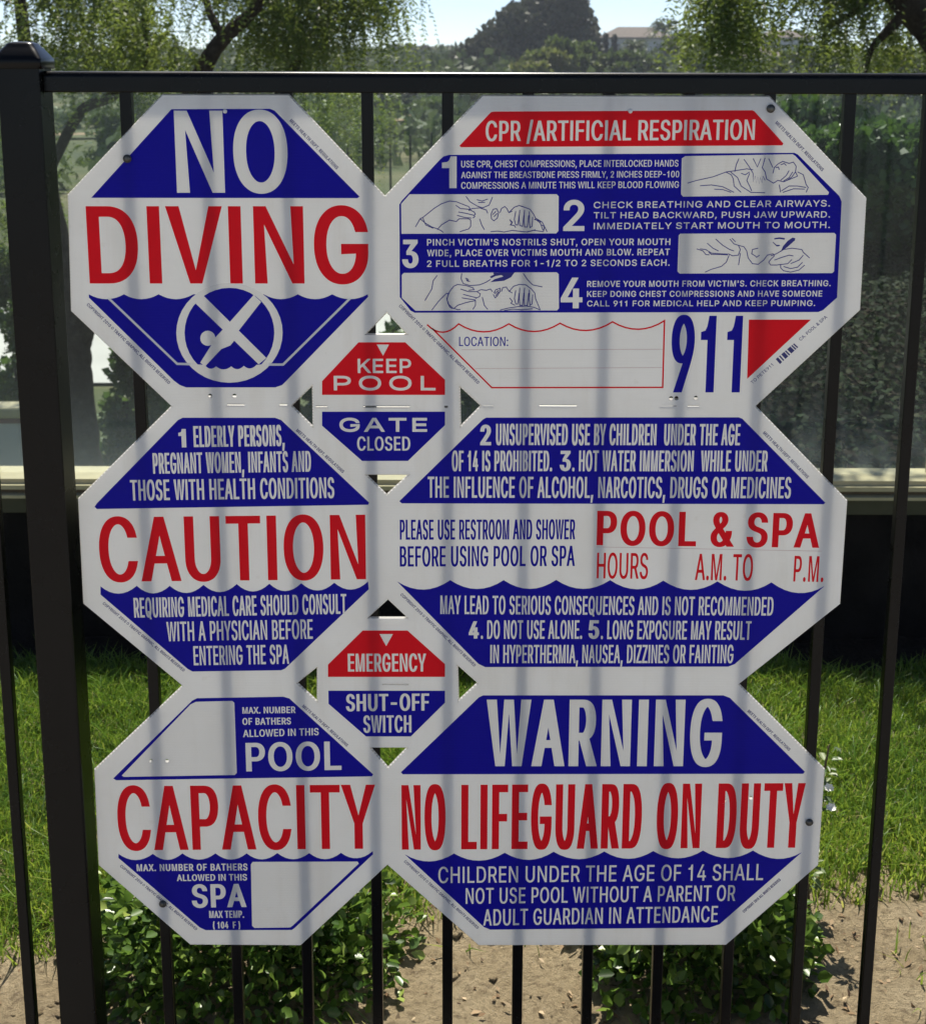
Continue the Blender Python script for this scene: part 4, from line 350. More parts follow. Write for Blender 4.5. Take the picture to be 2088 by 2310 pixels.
M['wall_shade'] = simple('wall_shade_brown', (.016, .012, .009), .95, 0, .1, .5, 60, 1.0, 90)  # wall's shade on the ground, put in as a near-black colour
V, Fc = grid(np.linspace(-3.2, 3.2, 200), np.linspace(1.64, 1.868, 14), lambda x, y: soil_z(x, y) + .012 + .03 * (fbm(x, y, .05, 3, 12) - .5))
tag(mesh_np('wall_shade_strip', V, Fc, M['wall_shade'], smooth=True), kind='structure')
M['grass'] = leaf_mat('grass_blades', [(.034, .078, .010), (.095, .190, .016), (.175, .29, .022), (.29, .335, .05), (.44, .38, .15)], .45, .36, .5)
def blades(name, N, xr, yr, keep, h, wd, mat, lean=.5):
    x = RNG.uniform(*xr, N); y = RNG.uniform(*yr, N); m = keep(x, y); x, y = x[m], y[m]; N = len(x)
    z = soil_z(x, y) - .004
    a = RNG.uniform(0, 2 * np.pi, N); hh = h * RNG.uniform(.55, 1.35, N) * (.7 + .7 * fbm(x, y, .22, 3, 9)); ln = hh * lean * RNG.uniform(.1, 1.5, N)
    dx, dy = np.cos(a), np.sin(a); b = a + RNG.uniform(-1, 1, N); wx, wy = -np.sin(b) * wd, np.cos(b) * wd
    base = np.stack([x, y, z], 1); sd = np.stack([wx, wy, wx * 0], 1) * RNG.uniform(.6, 1.3, (N, 1))
    mid = base + np.stack([dx * ln * .35, dy * ln * .35, hh * .6], 1); tip = base + np.stack([dx * ln, dy * ln, hh * RNG.uniform(.75, 1.05, N)], 1)
    P = np.stack([base - sd, base + sd, mid + sd * .8, mid - sd * .8, tip], 1).reshape(-1, 3)
    o = np.arange(N)[:, None] * 5
    Fc = np.concatenate([o + np.array([[0, 1, 2]]), o + np.array([[0, 2, 3]]), o + np.array([[3, 2, 4]])], 1).reshape(-1, 3)
    tn = np.clip(.25 + .55 * (fbm(x, y, .45, 4, 21) - .28) + RNG.normal(0, .13, N) + (RNG.random(N) < .05) * .5, 0, 1)
    return mesh_np(name, P, Fc, mat, tone=np.repeat(tn, 3))
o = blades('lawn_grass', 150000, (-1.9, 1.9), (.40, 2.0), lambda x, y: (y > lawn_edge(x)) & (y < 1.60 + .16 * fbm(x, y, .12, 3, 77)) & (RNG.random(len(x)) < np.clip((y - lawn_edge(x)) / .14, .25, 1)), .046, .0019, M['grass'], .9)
tag(o, 'short bright green lawn behind the fence, lit from behind', 'grass', kind='stuff')
o = blades('soil_weeds', 1500, (-1.5, 1.5), (.05, .6), lambda x, y: (fbm(x, y, .16, 3, 33) > .62), .03, .002, M['grass'], 1.4)
tag(o, 'sparse grass tufts creeping over the bare soil strip', 'grass', kind='stuff')

# generic leaf builder ------------------------------------------------
def unit(a): return a / np.maximum(np.linalg.norm(a, axis=1, keepdims=True), 1e-9)
def leaf_geo(base, d, up, L, Wd, hexa=False, droop=.25):
    d = unit(d); s = unit(np.cross(d, up)); n = np.cross(s, d); L = L[:, None]; Wd = Wd[:, None]
    if hexa:
        P = [base, base + d * L * .28 + s * Wd * .85, base + d * L * .68 + s * Wd, base + d * L - n * L * droop, base + d * L * .68 - s * Wd, base + d * L * .28 - s * Wd * .85]
        P[1] = P[1] + n * Wd * .25; P[2] = P[2] + n * Wd * .2; P[4] = P[4] + n * Wd * .2; P[5] = P[5] + n * Wd * .25
    else:
        P = [base, base + d * L * .45 + s * Wd, base + d * L - n * L * droop, base + d * L * .45 - s * Wd]
    k = len(P); return np.stack(P, 1).reshape(-1, 3), np.arange(len(base) * k).reshape(-1, k)
def quad_split(F6): # folded hexagon -> two quads
    return np.concatenate([F6[:, [0, 1, 2, 3]], F6[:, [0, 3, 4, 5]]], 0)
def rand_dir(N): return unit(RNG.normal(size=(N, 3)))

# fallen leaves and clods on the soil
N = 1900
x = RNG.uniform(-1.8, 1.8, N); y = RNG.uniform(0, .85, N); m = (y < lawn_edge(x) + .1); x, y = x[m], y[m]; N = len(x)
P, Fc = leaf_geo(np.stack([x, y, soil_z(x, y) + RNG.uniform(.0, .008, N)], 1), np.stack([RNG.normal(size=N), RNG.normal(size=N), RNG.normal(0, .25, N)], 1), np.stack([RNG.normal(0, .3, N), RNG.normal(0, .3, N), np.ones(N)], 1), RNG.uniform(.006, .03, N) * RNG.uniform(.6, 1.4, N), RNG.uniform(.0008, .0055, N))
M['litter'] = leaf_mat('fallen_leaves', [(.05, .03, .018), (.16, .10, .05), (.30, .21, .12), (.50, .40, .26)], .15, .7, .2)
tag(mesh_np('leaf_litter', P, Fc, M['litter'], tone=RNG.random(N)), 'dry brown leaf litter scattered over the soil', 'leaf litter', kind='stuff')

oct_v = np.array([[1, 0, 0], [-1, 0, 0], [0, 1, 0], [0, -1, 0], [0, 0, 1], [0, 0, -1]], dtype=float); oct_f = np.array([[0, 2, 4], [2, 1, 4], [1, 3, 4], [3, 0, 4], [2, 0, 5], [1, 2, 5], [3, 1, 5], [0, 3, 5]])
N = 1100; x = RNG.uniform(-1.8, 1.8, N); y = RNG.uniform(0, .8, N); m = (y < lawn_edge(x) + .03) & (fbm(x, y, .2, 3, 61) > .42); x, y = x[m], y[m]; N = len(x)
P = oct_v[None] * (RNG.uniform(.5, 1.3, (N, 6, 1)) * (RNG.random((N, 1, 1)) ** 2.5 * .011 + .0025)) * np.array([1, 1, .7]) + np.stack([x, y, soil_z(x, y) + .002], 1)[:, None]
tag(mesh_np('soil_clods', P.reshape(-1, 3), (np.arange(N)[:, None, None] * 6 + oct_f[None]).reshape(-1, 3), M['soil']), 'small crumbly clods and pebbles lying on the bare soil', 'pebbles', kind='stuff')

# ------------------------------------------------------------------ shrubs at the foot of the fence
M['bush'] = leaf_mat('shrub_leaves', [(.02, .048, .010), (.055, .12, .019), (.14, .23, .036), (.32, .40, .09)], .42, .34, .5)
M['twig'] = simple('shrub_twigs', (.10, .075, .045), .8, 0, .2, .3, 30)
M['petal'] = simple('white_petals', (.75, .74, .68), .6, 0, .3, .05, 30)
def bush(label, loc, rx, ry, hz, N, leaf, shoots=0):
    root = empty('shrub', loc); tag(root, label, 'shrub', 'shrubs planted in the soil behind the fence')
    st = []
    for i in range(14):
        a = random.uniform(0, 6.28); q = random.uniform(.3, .85)
        p, r = smooth_path([(0, 0, -.02), (math.cos(a) * rx * q * .4, math.sin(a) * ry * q * .4, hz * .4), (math.cos(a) * rx * q, math.sin(a) * ry * q, hz * random.uniform(.6, .9))], [.007, .005, .002], 4)
        st.append(tube(p, r, 6))
    V, Fc = join_vf(st); mesh('stems', V, Fc, M['twig'], root, True)
    u = rand_dir(N); u[:, 2] = np.abs(u[:, 2]) * 1.0 - .25 * RNG.random(N)
    lump = 1 + .35 * (fbm(u[:, 0] * 2 + u[:, 2], u[:, 1] * 2 - u[:, 2], .7, 3, int(abs(loc[0]) * 100)) - .5) * 2
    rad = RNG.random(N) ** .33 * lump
    c = np.stack([u[:, 0] * rx * rad, u[:, 1] * ry * rad, np.clip(u[:, 2] * hz * rad + hz * .08, .01, None)], 1)
    d = unit(u + RNG.normal(0, .55, (N, 3)) + np.array([[0, 0, .25]])); up = rand_dir(N) + np.array([[0, 0, .9]])
    P, F6 = leaf_geo(c, d, up, leaf * RNG.uniform(.6, 1.35, N), leaf * .36 * RNG.uniform(.7, 1.2, N), True, .12)
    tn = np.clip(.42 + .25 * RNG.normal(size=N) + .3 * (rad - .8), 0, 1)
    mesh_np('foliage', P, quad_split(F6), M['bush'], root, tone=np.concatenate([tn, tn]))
    return root
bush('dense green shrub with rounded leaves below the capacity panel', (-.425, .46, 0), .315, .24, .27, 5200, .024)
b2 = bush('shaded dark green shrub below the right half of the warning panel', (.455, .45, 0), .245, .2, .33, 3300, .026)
# tall leggy plant at the right edge of the board, with a few white flowers
pl = empty('flowering_plant', (.715, .60, 0)); tag(pl, 'thin upright plant with pale leaves and a white flower beside the warning panel', 'plant')
p, r = smooth_path([(0, 0, 0), (-.012, .01, .16), (.01, 0, .29), (.02, .0, .37)], [.004, .003, .003, .0015], 5)
V, Fc = tube(p, r, 6); mesh('stem', V, Fc, M['twig'], pl, True)
N = 70; zz = RNG.uniform(.06, .37, N); a = RNG.uniform(0, 6.28, N)
c = np.stack([np.interp(zz, [0, .16, .29, .37], [0, -.012, .01, .02]) + .01 * np.cos(a), .01 * np.sin(a), zz], 1)
P, F6 = leaf_geo(c, np.stack([np.cos(a), np.sin(a), RNG.uniform(-.1, .6, N)], 1), np.tile([[0, 0, 1.]], (N, 1)), RNG.uniform(.012, .03, N), RNG.uniform(.003, .007, N), True, .2)
M['pale_leaf'] = leaf_mat('pale_leaves', [(.05, .10, .03), (.14, .20, .08), (.25, .30, .14)], .4, .4, .4)
tn = RNG.random(N); mesh_np('foliage', P, quad_split(F6), M['pale_leaf'], pl, tone=np.concatenate([tn, tn]))
fl = [(.022, -.03, .248), (.018, -.02, .285)]
for (fx, fy, fz) in fl:
    c = np.tile([[fx, fy, fz]], (7, 1)); a = np.arange(7) * 2 * np.pi / 7
    P, F6 = leaf_geo(c, np.stack([np.cos(a), np.sin(a) * .5 - .3, .5 + .4 * np.sin(a)], 1), np.tile([[0, -.6, .8]], (7, 1)), np.full(7, .012), np.full(7, .0045), True, .1)
    mesh_np('flower', P, quad_split(F6), M['petal'], pl)

# ------------------------------------------------------------------ fence: post, rail, pickets
fence = empty('metal_fence', (0, 0, 0)); tag(fence, 'black powder coated metal fence with square pickets behind the sign board', 'fence')
RT = 1.6925
PZ0, PZ1 = -.05, RT - .025
prof = rrect(.008, .008, .0016, 2)
pv, pf = loft([[(x, y, PZ0) for x, y in prof], [(x, y, PZ1) for x, y in prof]])
def finish_bevel(o): return o
first = None
for i in range(-9, 22):
    x = -.4594 + .10943 * i
    if i == -1: continue
    if first is None:
        first = mesh('picket', pv, pf, M['fence'], fence); first.location = (x, .008, 0)
    else:
        c = first.copy(); link(c, fence); c.location = (x, .008, 0)
rp = [(.008 + y, RT - .014 + z) for y, z in rrect(.014, .014, .0085, 14)[:30] + rrect(.014, .014, .002, 14)[30:]]
V, Fc = rot_extrude_x(rp, -.5665, 2.1); mesh('top_rail', V, Fc, M['fence'], fence, False)
V, Fc = rot_extrude_x(rp, -1.6, -.6255); mesh('top_rail', V, Fc, M['fence'], fence, False)
rb = [(.008 + y, .115 + z) for y, z in rrect(.014, .014, .0032, 4)]
V, Fc = rot_extrude_x(rb, -.5665, 2.1); mesh('bottom_rail', V, Fc, M['fence'], fence, False)
V, Fc = rot_extrude_x(rb, -1.6, -.6255); mesh('bottom_rail', V, Fc, M['fence'], fence, False)
PX, PY = -.596, .008
prof = rrect(.0285, .0285, .003, 3)
V, Fc = loft([[(PX + x, PY + y, -.05) for x, y in prof], [(PX + x, PY + y, RT + .0065) for x, y in prof]])
post = mesh('fence_post', V, Fc, M['fence'], fence)
rings = []
for hw, z, rr in ((.0325, 1.8345, .004), (.0325, 1.8465, .004), (.0318, 1.8485, .006), (.0285, 1.8535, .007), (.0235, 1.8605, .007), (.0195, 1.8645, .007), (.0185, 1.8665, .007), (.0165, 1.8685, .007), (.0110, 1.8700, .006), (.004, 1.8705, .003)):
    rings.append([(PX + x, PY + y, z) for x, y in rrect(hw, hw, rr, 4)])
rings = [[(p[0], p[1], p[2] - 1.8315 + RT) for p in r] for r in rings]
V, Fc = loft(rings); mesh('post_cap', V, Fc, M['fence'], post, True)

# ------------------------------------------------------------------ sign board
U = 1e-4; YF = -.004; ZB = 1.0
board = empty('pool_sign_board', (0, 0, 0)); tag(board, 'white corrugated plastic board of joined octagon pool rules signs in blue and red', 'sign')
def winding(contours, cen):
    wn = np.zeros(len(cen))
    for c in contours:
        p = np.array(c); q = np.roll(p, -1, 0)
        for a, b in zip(p, q):
            isl = (b[0] - a[0]) * (cen[:, 1] - a[1]) - (cen[:, 0] - a[0]) * (b[1] - a[1])
            wn += ((a[1] <= cen[:, 1]) & (b[1] > cen[:, 1]) & (isl > 0)) * 1.0 - ((a[1] > cen[:, 1]) & (b[1] <= cen[:, 1]) & (isl < 0)) * 1.0
    return wn
def cdt(contours, wind=True):
    vs, es = [], []
    for c in contours:
        o = len(vs); n = len(c); vs += [Vector(p) for p in c]; es += [(o + i, o + (i + 1) % n) for i in range(n)]
    r = delaunay_2d_cdt(vs, es, [], 0, 1e-7)
    V = [(v.x, v.y) for v in r[0]]; T = np.array([f for f in r[2] if len(f) == 3])
    return V, T, (winding(contours, np.array(V)[T].mean(1)) if wind else None)
def tri_obj(verts, tris, y):
    out = []
    for t in tris:
        a, b, c = (verts[i] for i in t)
        if (b[0] - a[0]) * (c[1] - a[1]) - (b[1] - a[1]) * (c[0] - a[0]) < 0: t = (t[0], t[2], t[1])
        out.append(tuple(int(i) for i in t))
    return [(p[0], y, p[1]) for p in verts], out
def area(c): return sum(a[0] * b[1] - b[0] * a[1] for a, b in zip(c, c[1:] + c[:1])) / 2
def offset(c, ox, oy):
    # move every point to the left of travel: clockwise outlines grow, counters shrink
    n = len(c); out = []
    for i in range(n):
        p, a, b = c[i], c[i - 1], c[(i + 1) % n]
        d1 = (p[0] - a[0], p[1] - a[1]); d2 = (b[0] - p[0], b[1] - p[1])
        l1 = math.hypot(*d1) or 1; l2 = math.hypot(*d2) or 1
        n1 = (-d1[1] / l1, d1[0] / l1); n2 = (-d2[1] / l2, d2[0] / l2)
        k = max(1 + n1[0] * n2[0] + n1[1] * n2[1], .45)
        out.append((p[0] + ox * (n1[0] + n2[0]) / k, p[1] + oy * (n1[1] + n2[1]) / k))
    return out
GC = {k: [[(c[i], c[i + 1]) for i in range(0, len(c), 2)] for c in v[1]] for k, v in GLYPHS.items()}
def layout(st, weight, sx, track):
    # returns contours in cap=1 units, letters emboldened to the wanted stem
    ox = max((weight - .127 * sx) / 2, -.012); oy = max((max(weight * .85, .118) - .112) / 2, -.008); sy = 1 - 2 * oy
    x = 0; res = []
    for ch in st:
        if ch == ' ': x += .32 * sx + .03 + track * .9 + max(ox, 0) * 1.2; continue
        adv = GLYPHS[ch][0] / 1000
        cs = [offset([((px / 1000) * sx + x, py / 1000 * sy + oy) for px, py in c], ox, oy) for c in GC[ch]]
        res.append((ch, x, cs)); x += adv * sx + 2 * ox * .8 + track
    return res
def extent(res): xs = [p[0] for r in res for c in r[2] for p in c]; return min(xs), max(xs)
def text_contours(st, seg, cap, weight, track):
    x0, z0, x1, z1 = (v * U for v in seg); cap *= U; Lw = math.hypot(x1 - x0, z1 - z0)
    lo, hi = .15, 4.0
    for _ in range(26):
        sx = (lo + hi) / 2; a, b = extent(layout(st, weight, sx, track * sx))
        if (b - a) * cap > Lw: hi = sx
        else: lo = sx
    res = layout(st, weight, sx, track * sx); a, b = extent(res)
    ux, uz = (x1 - x0) / Lw, (z1 - z0) / Lw; vx, vz = -uz, ux
    if abs(uz) < .08: vx, vz = 0, 1                                # near-level lines keep upright letters
    return [[[(x0 + ((p[0] - a) * ux + p[1] * vx) * cap, z0 + ((p[0] - a) * uz + p[1] * vz) * cap) for p in c] for c in cs] for ch, x, cs in res]
def stroke_geo(pts, wd, y):
    P = [Vector((p[0] * U, p[1] * U)) for p in pts]; hw = wd * .0003; L, Rr = [], []
    for i, p in enumerate(P):
        t1 = (p - P[i - 1]).normalized() if i else None; t2 = (P[i + 1] - p).normalized() if i < len(P) - 1 else None
        if t1 is None or t1.length == 0: t1 = t2
        if t2 is None or t2.length == 0: t2 = t1
        n1 = Vector((-t1.y, t1.x)); n2 = Vector((-t2.y, t2.x)); k = max(1 + n1.dot(n2), .5); m = (n1 + n2) / k * hw
        L.append(p + m); Rr.append(p - m)
    V = [(q.x, y, q.y) for q in L] + [(q.x, y, q.y) for q in Rr]; n = len(P)
    return V, [(n + i, n + i + 1, i + 1, i) for i in range(n - 1)]
LAY = 8e-5
PANEL_NOTE = {}
for pname, pd in SHEET.items():
    o = [(a * U, ZB + b * U) for a, b in pd['o']]; holes = [[(a * U, ZB + b * U) for a, b in h] for h in pd['h']]
    if area(o) < 0: oo = o
    V, T, wn = cdt([o if area(o) > 0 else o[::-1]] + [h if area(h) < 0 else h[::-1] for h in holes]); T = T[wn > .5]
    vf, ff = tri_obj(V, T, YF); vb, fb = tri_obj(V, T, 0.0); fb = [tuple(reversed(f)) for f in fb]
    pv, pf = join_vf([(vf, ff), (vb, fb)])
    panel = mesh('sign_panel', pv, pf, M['board'], board)
    ev, ef = [], []
    def lip(c, joints):
        # crushed, slightly rounded die-cut edge around an outline (or a hole), bulging outward from the sheet
        n = len(c); sg = 1 if area(c) > 0 else -1
        def nrm(k): a, b = c[k % n], c[(k + 1) % n]; l = math.hypot(b[0] - a[0], b[1] - a[1]); return (sg * (b[1] - a[1]) / l, -sg * (b[0] - a[0]) / l)
        out = []
        for k in range(n):
            ns = [nrm(e) for e in ((k - 1) % n, k) if e not in joints]
            if not ns: out.append((0, 0)); continue
            mx, mz = sum(q[0] for q in ns) / len(ns), sum(q[1] for q in ns) / len(ns); d = max(mx * mx + mz * mz, .4); out.append((mx / d, mz / d))
        prof = [(0, YF), (.0004, YF + .0004), (.0019, -.0005), (.0012, 0.0), (0, 0)]
        for k in range(n):
            if k in joints: continue
            a, b, oa, ob = c[k], c[(k + 1) % n], out[k], out[(k + 1) % n]
            for (w0, y0), (w1, y1) in zip(prof, prof[1:]):
                q = len(ev); ev.extend([(a[0] + oa[0] * w0, y0, a[1] + oa[1] * w0), (b[0] + ob[0] * w0, y0, b[1] + ob[1] * w0), (b[0] + ob[0] * w1, y1, b[1] + ob[1] * w1), (a[0] + oa[0] * w1, y1, a[1] + oa[1] * w1)]); ef.append((q, q + 1, q + 2, q + 3))
    lip(o, pd['j'])
    mesh('panel_edge', ev, ef, M['edge'], panel)
    for h in holes:                                             # inside of each punched slot or hole, with the plastic left standing tilted back
        hh = h if area(h) > 0 else h[::-1]; n = len(hh); ev, ef = [], []
        for k in range(n):
            a, b = hh[k], hh[(k + 1) % n]; q = len(ev); ev.extend([(a[0], YF, a[1]), (b[0], YF, b[1]), (b[0], 0, b[1]), (a[0], 0, a[1])]); ef.append((q, q + 1, q + 2, q + 3))
        xs = [p[0] for p in h]; zs = [p[1] for p in h]; x0, x1, z0, hg_ = min(xs), max(xs), min(zs), max(zs) - min(zs)
        q = len(ev); ev.extend([(x0, YF - .0002, z0), (x1, YF - .0002, z0), (x1, 0, z0 + hg_ * .42), (x0, 0, z0 + hg_ * .42)]); ef.append((q, q + 1, q + 2, q + 3))
        mesh('punched_slot', ev, ef, M['edge'], panel)
    # everything printed lies in one plane: each triangle goes to the topmost item, so white letters are knocked out of the coloured fields
    items = []
    for nm, colr, lay, pts in pd['f']:
        q = [(a * U, ZB + b * U) for a, b in pts]
        items.append((lay, len(items), nm, colr, [[q if area(q) > 0 else q[::-1]]]))
    for st, colr, seg, cap, wt, trk in pd['t']:
        seg = [seg[0], seg[1] + ZB / U, seg[2], seg[3] + ZB / U]
        items.append((50, len(items), 'small_print' if colr == 'fine' else 'lettering', colr, text_contours(st, seg, cap, wt, trk)))
    items.sort(key=lambda t: (t[0], t[1]))
    V, T, _w = cdt([c for it in items for g in it[4] for c in g], False); A = np.array(V); cen = A[T].mean(1); owner = np.full(len(T), -1)
    for k, it in enumerate(items):
        for g in it[4]:
            p = np.concatenate([np.array(c) for c in g]); lo, hi = p.min(0), p.max(0)
            m = np.nonzero((cen[:, 0] >= lo[0]) & (cen[:, 0] <= hi[0]) & (cen[:, 1] >= lo[1]) & (cen[:, 1] <= hi[1]))[0]
            if len(m): owner[m[winding(g, cen[m]) != 0]] = k
    for k, it in enumerate(items):
        m = T[owner == k]
        if not len(m): continue
        used, inv = np.unique(m.ravel(), return_inverse=True)
        v, f = tri_obj([V[q] for q in used], inv.reshape(-1, 3), YF - LAY)
        mesh(it[2], v, f, M[it[3]], panel)
    byname = {}
    for i, (nm, colr, wd, pts) in enumerate(pd['l']):
        byname.setdefault((nm, colr, round(sum(q[1] for q in pts) / len(pts) / 350) if nm == 'line_drawing' else i), []).append(stroke_geo([(a, b + ZB / U) for a, b in pts], wd, YF - LAY * 3 - 3e-6 * i))
    for (nm, colr, _k), parts in byname.items():
        V, T = join_vf(parts); mesh(nm, V, T, M['white_line' if colr == 'white' else colr], panel)
# screws that hold the board to the pickets
sr = [(.0058, 0), (.0058, .0012), (.0045, .0014), (.0042, .0030), (.0030, .0036), (.0006, .0038)]
for (a, b) in SCREWS:
    rings = [[(a * U + rr * math.cos(2 * math.pi * i / 14), YF - .0009 - d, ZB + b * U + rr * math.sin(2 * math.pi * i / 14)) for i in range(14)] for rr, d in sr]
    V, Fc = loft([[p for p in reversed(r)] for r in rings]); mesh('screw', V, Fc, M['screw'], board, True)

for (a, b) in RIVETS:
    rings = [[(a * U + rr * math.cos(2 * math.pi * i / 12), YF - .0002 - d, ZB + b * U + rr * math.sin(2 * math.pi * i / 12)) for i in range(12)] for rr, d in ((.0030, 0), (.0029, .0012), (.0020, .0024), (.0005, .0029))]
    V, Fc = loft([[p for p in reversed(r)] for r in rings]); mesh('rivet', V, Fc, M['white_line'], board, True)

# ------------------------------------------------------------------ low wall with glass wind screen
WY = 1.87
glass = empty('glass_screen_wall', (0, WY, 0)); tag(glass, 'low dark wall topped with a cream channel and clear glass wind screen', 'wall')
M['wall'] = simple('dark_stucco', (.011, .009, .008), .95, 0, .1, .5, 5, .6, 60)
M['fascia'] = simple('olive_fascia', (.065, .06, .032), .7, 0, .3, .2, 6)
M['cream'] = simple('cream_aluminium', (.42, .36, .21), .4, 0, .5, .10, 12)
M['brown'] = simple('brown_gasket', (.13, .09, .045), .7, 0, .3, .2, 12)
def glass_mat():
    k = NT('dusty_glass'); co = k.coord(); sep = k.n('ShaderNodeSeparateXYZ'); k.l(co, sep.inputs[0])
    tr = k.n('ShaderNodeBsdfTransparent'); tr.inputs[0].default_value = (.90, .945, .935, 1)
    gl = k.n('ShaderNodeBsdfGlossy'); gl.inputs['Roughness'].default_value = .03
    lw = k.n('ShaderNodeLayerWeight'); p4 = k.n('ShaderNodeMath', operation='POWER'); k.l(lw.outputs['Facing'], p4.inputs[0]); p4.inputs[1].default_value = 4.5
    fr = k.n('ShaderNodeMath', operation='MULTIPLY_ADD'); k.l(p4.outputs[0], fr.inputs[0]); fr.inputs[1].default_value = .7; fr.inputs[2].default_value = .012
    base = k.mix(fr.outputs[0], tr.outputs[0], gl.outputs[0])
    # dried splash marks and dust, thicker near the channel
    spots = k.ramp(k.noise(38, 3, .6), [(.66, (0,) * 3), (.74, (1,) * 3)]); soft = k.noise(2.2, 6, .65)
    mr = k.n('ShaderNodeMapRange'); mr.inputs[1].default_value = .95; mr.inputs[2].default_value = .45; k.l(sep.outputs['Z'], mr.inputs[0])
    pw = k.n('ShaderNodeMath', operation='POWER'); k.l(mr.outputs[0], pw.inputs[0]); pw.inputs[1].default_value = 2.6
    a = k.n('ShaderNodeMath', operation='MULTIPLY_ADD'); k.l(pw.outputs[0], a.inputs[0]); a.inputs[1].default_value = .09; a.inputs[2].default_value = .003
    b = k.n('ShaderNodeMath', operation='MULTIPLY_ADD'); k.l(soft, b.inputs[0]); b.inputs[1].default_value = .008; k.l(a.outputs[0], b.inputs[2])
    c2 = k.n('ShaderNodeMath', operation='MULTIPLY_ADD'); k.l(spots, c2.inputs[0]); c2.inputs[1].default_value = .03; k.l(b.outputs[0], c2.inputs[2])
    dust = k.mix(.6, k.pbr((.52, .60, .64), .9, 0, 0), k.transl((.52, .62, .66)))
    return k.done(k.mix(c2.outputs[0], base, dust))
M['glass'] = glass_mat()
X0, X1 = -4.6, 4.6
def part(nm, v, mat, par=glass, shift=True):
    V, Fc = v; return mesh(nm, [(a, b - (WY if shift else 0), c) for a, b, c in V], Fc, mat, par)
SILL, GTOP = .506, 1.62
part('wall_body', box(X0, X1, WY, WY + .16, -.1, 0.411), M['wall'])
part('fascia', box(X0, X1, WY - .012, WY + .172, 0.411, 0.457), M['fascia'])
part('metal_bead', box(X0, X1, WY - .020, WY + .18, 0.457, 0.466), M['cream'])
part('gasket', box(X0, X1, WY + .01, WY + .15, 0.466, 0.479), M['brown'])
V, Fc = join_vf([box(X0, X1, WY - .004, WY + .164, 0.479, 0.492), box(X0, X1, WY + .014, WY + .14, 0.492, 0.506)])
part('channel', (V, Fc), M['cream'])
gx = [-4.55, -3.18, -1.41, 1.41, 3.18, 4.55]
for a, b in zip(gx, gx[1:]):
    part('glass_pane', box(a + .02, b - .02, WY + .075, WY + .085, SILL - .006, GTOP), M['glass'])
for a in (-3.18, -1.41, 1.41, 3.18):
    part('frame_post', box(a - .018, a + .018, WY + .055, WY + .105, SILL, GTOP + .01), M['cream'])

# ------------------------------------------------------------------ terrain beyond the glass
KY = [2.1, 5, 9, 14, 17, 25, 30, 43, 58, 78, 108, 140, 200, 300, 420]
KZ = [-.5, -.9, -1.8, -2.7, -3.0, -3.0, -1.7, -1.55, -1.5, -1.4, -.5, .8, 2.0, 2.9, 2.9]
def sstep(a, b, x): t = np.clip((x - a) / (b - a), 0, 1); return t * t * (3 - 2 * t)
def tz(x, y):
    x = np.asarray(x, dtype=float); y = np.asarray(y, dtype=float)
    b = np.interp(y, KY, KZ) + sstep(40, 110, y) * (1.2 * (fbm(x, y, 26, 3, 3) - .5) * 2)
    bank = np.interp(y, [2.1, 2.6, 4.0, 5.5, 8, 13], [.20, .40, .64, .78, .7, -1.8]) + .10 * (fbm(x, y, .8, 3, 8) - .5)
    s = sstep(.15, 1.2, x - .05 * (y - 3)) * (1 - sstep(9, 13, y))
    return b * (1 - s) + bank * s
k = NT('hillside_soil'); f = k.noise(.35, 8, .65); g = k.noise(.06, 4)
c = k.ramp(f, [(.3, (.035, .05, .02)), (.5, (.07, .08, .035)), (.7, (.15, .13, .075))])
M['hill'] = k.done(k.pbr(k.mixc(k.ramp(g, [(.4, (0,) * 3), (.6, (.6,) * 3)]), c, (.085, .10, .055)), .95, 0, .1))
ys = np.concatenate([np.linspace(2.04, 20, 80), np.linspace(21, 120, 90), np.linspace(123, 420, 70)]); xs = np.concatenate([np.linspace(-260, -22, 60), np.linspace(-20, 20, 90), np.linspace(22, 260, 60)])
V, Fc = grid(xs, ys, tz); tag(mesh_np('hillside', V, Fc, M['hill'], smooth=True), kind='structure')
V, Fc = grid(np.linspace(-60, 60, 30), np.linspace(17.2, 24.8, 6), lambda x, y: x * 0 - 2.95)
M['street'] = simple('pale_concrete_street', (.42, .41, .385), .85, 0, .3, .12, .4)
tag(mesh_np('street', V, Fc, M['street']), kind='structure')
# bare track cut across the far slope
M['track'] = simple('bare_tan_earth', (.27, .195, .125), .95, 0, .1, .2, .5)
tp = [(-26, 54), (-17, 57), (-10, 61), (-6.0, 66), (-2.5, 74), (4, 82), (14, 86)]
tw = [.8, .8, .9, 1.2, 3.0, 4.0, 2.0]
V, Fc = [], []
for i in range(49):
    t = i / 48 * (len(tp) - 1); j = min(int(t), len(tp) - 2); u = t - j
    x = tp[j][0] * (1 - u) + tp[j + 1][0] * u; y = tp[j][1] * (1 - u) + tp[j + 1][1] * u; ww = tw[j] * (1 - u) + tw[j + 1] * u
    for q in (-1, -.5, 0, .5, 1):
        V.append((x, y + q * ww, float(tz(x, y + q * ww)) + .22))
    if i:
        for q in range(4): a = (i - 1) * 5 + q; Fc.append((a, a + 5, a + 6, a + 1))
tag(mesh('dirt_track', V, Fc, M['track']), kind='structure')
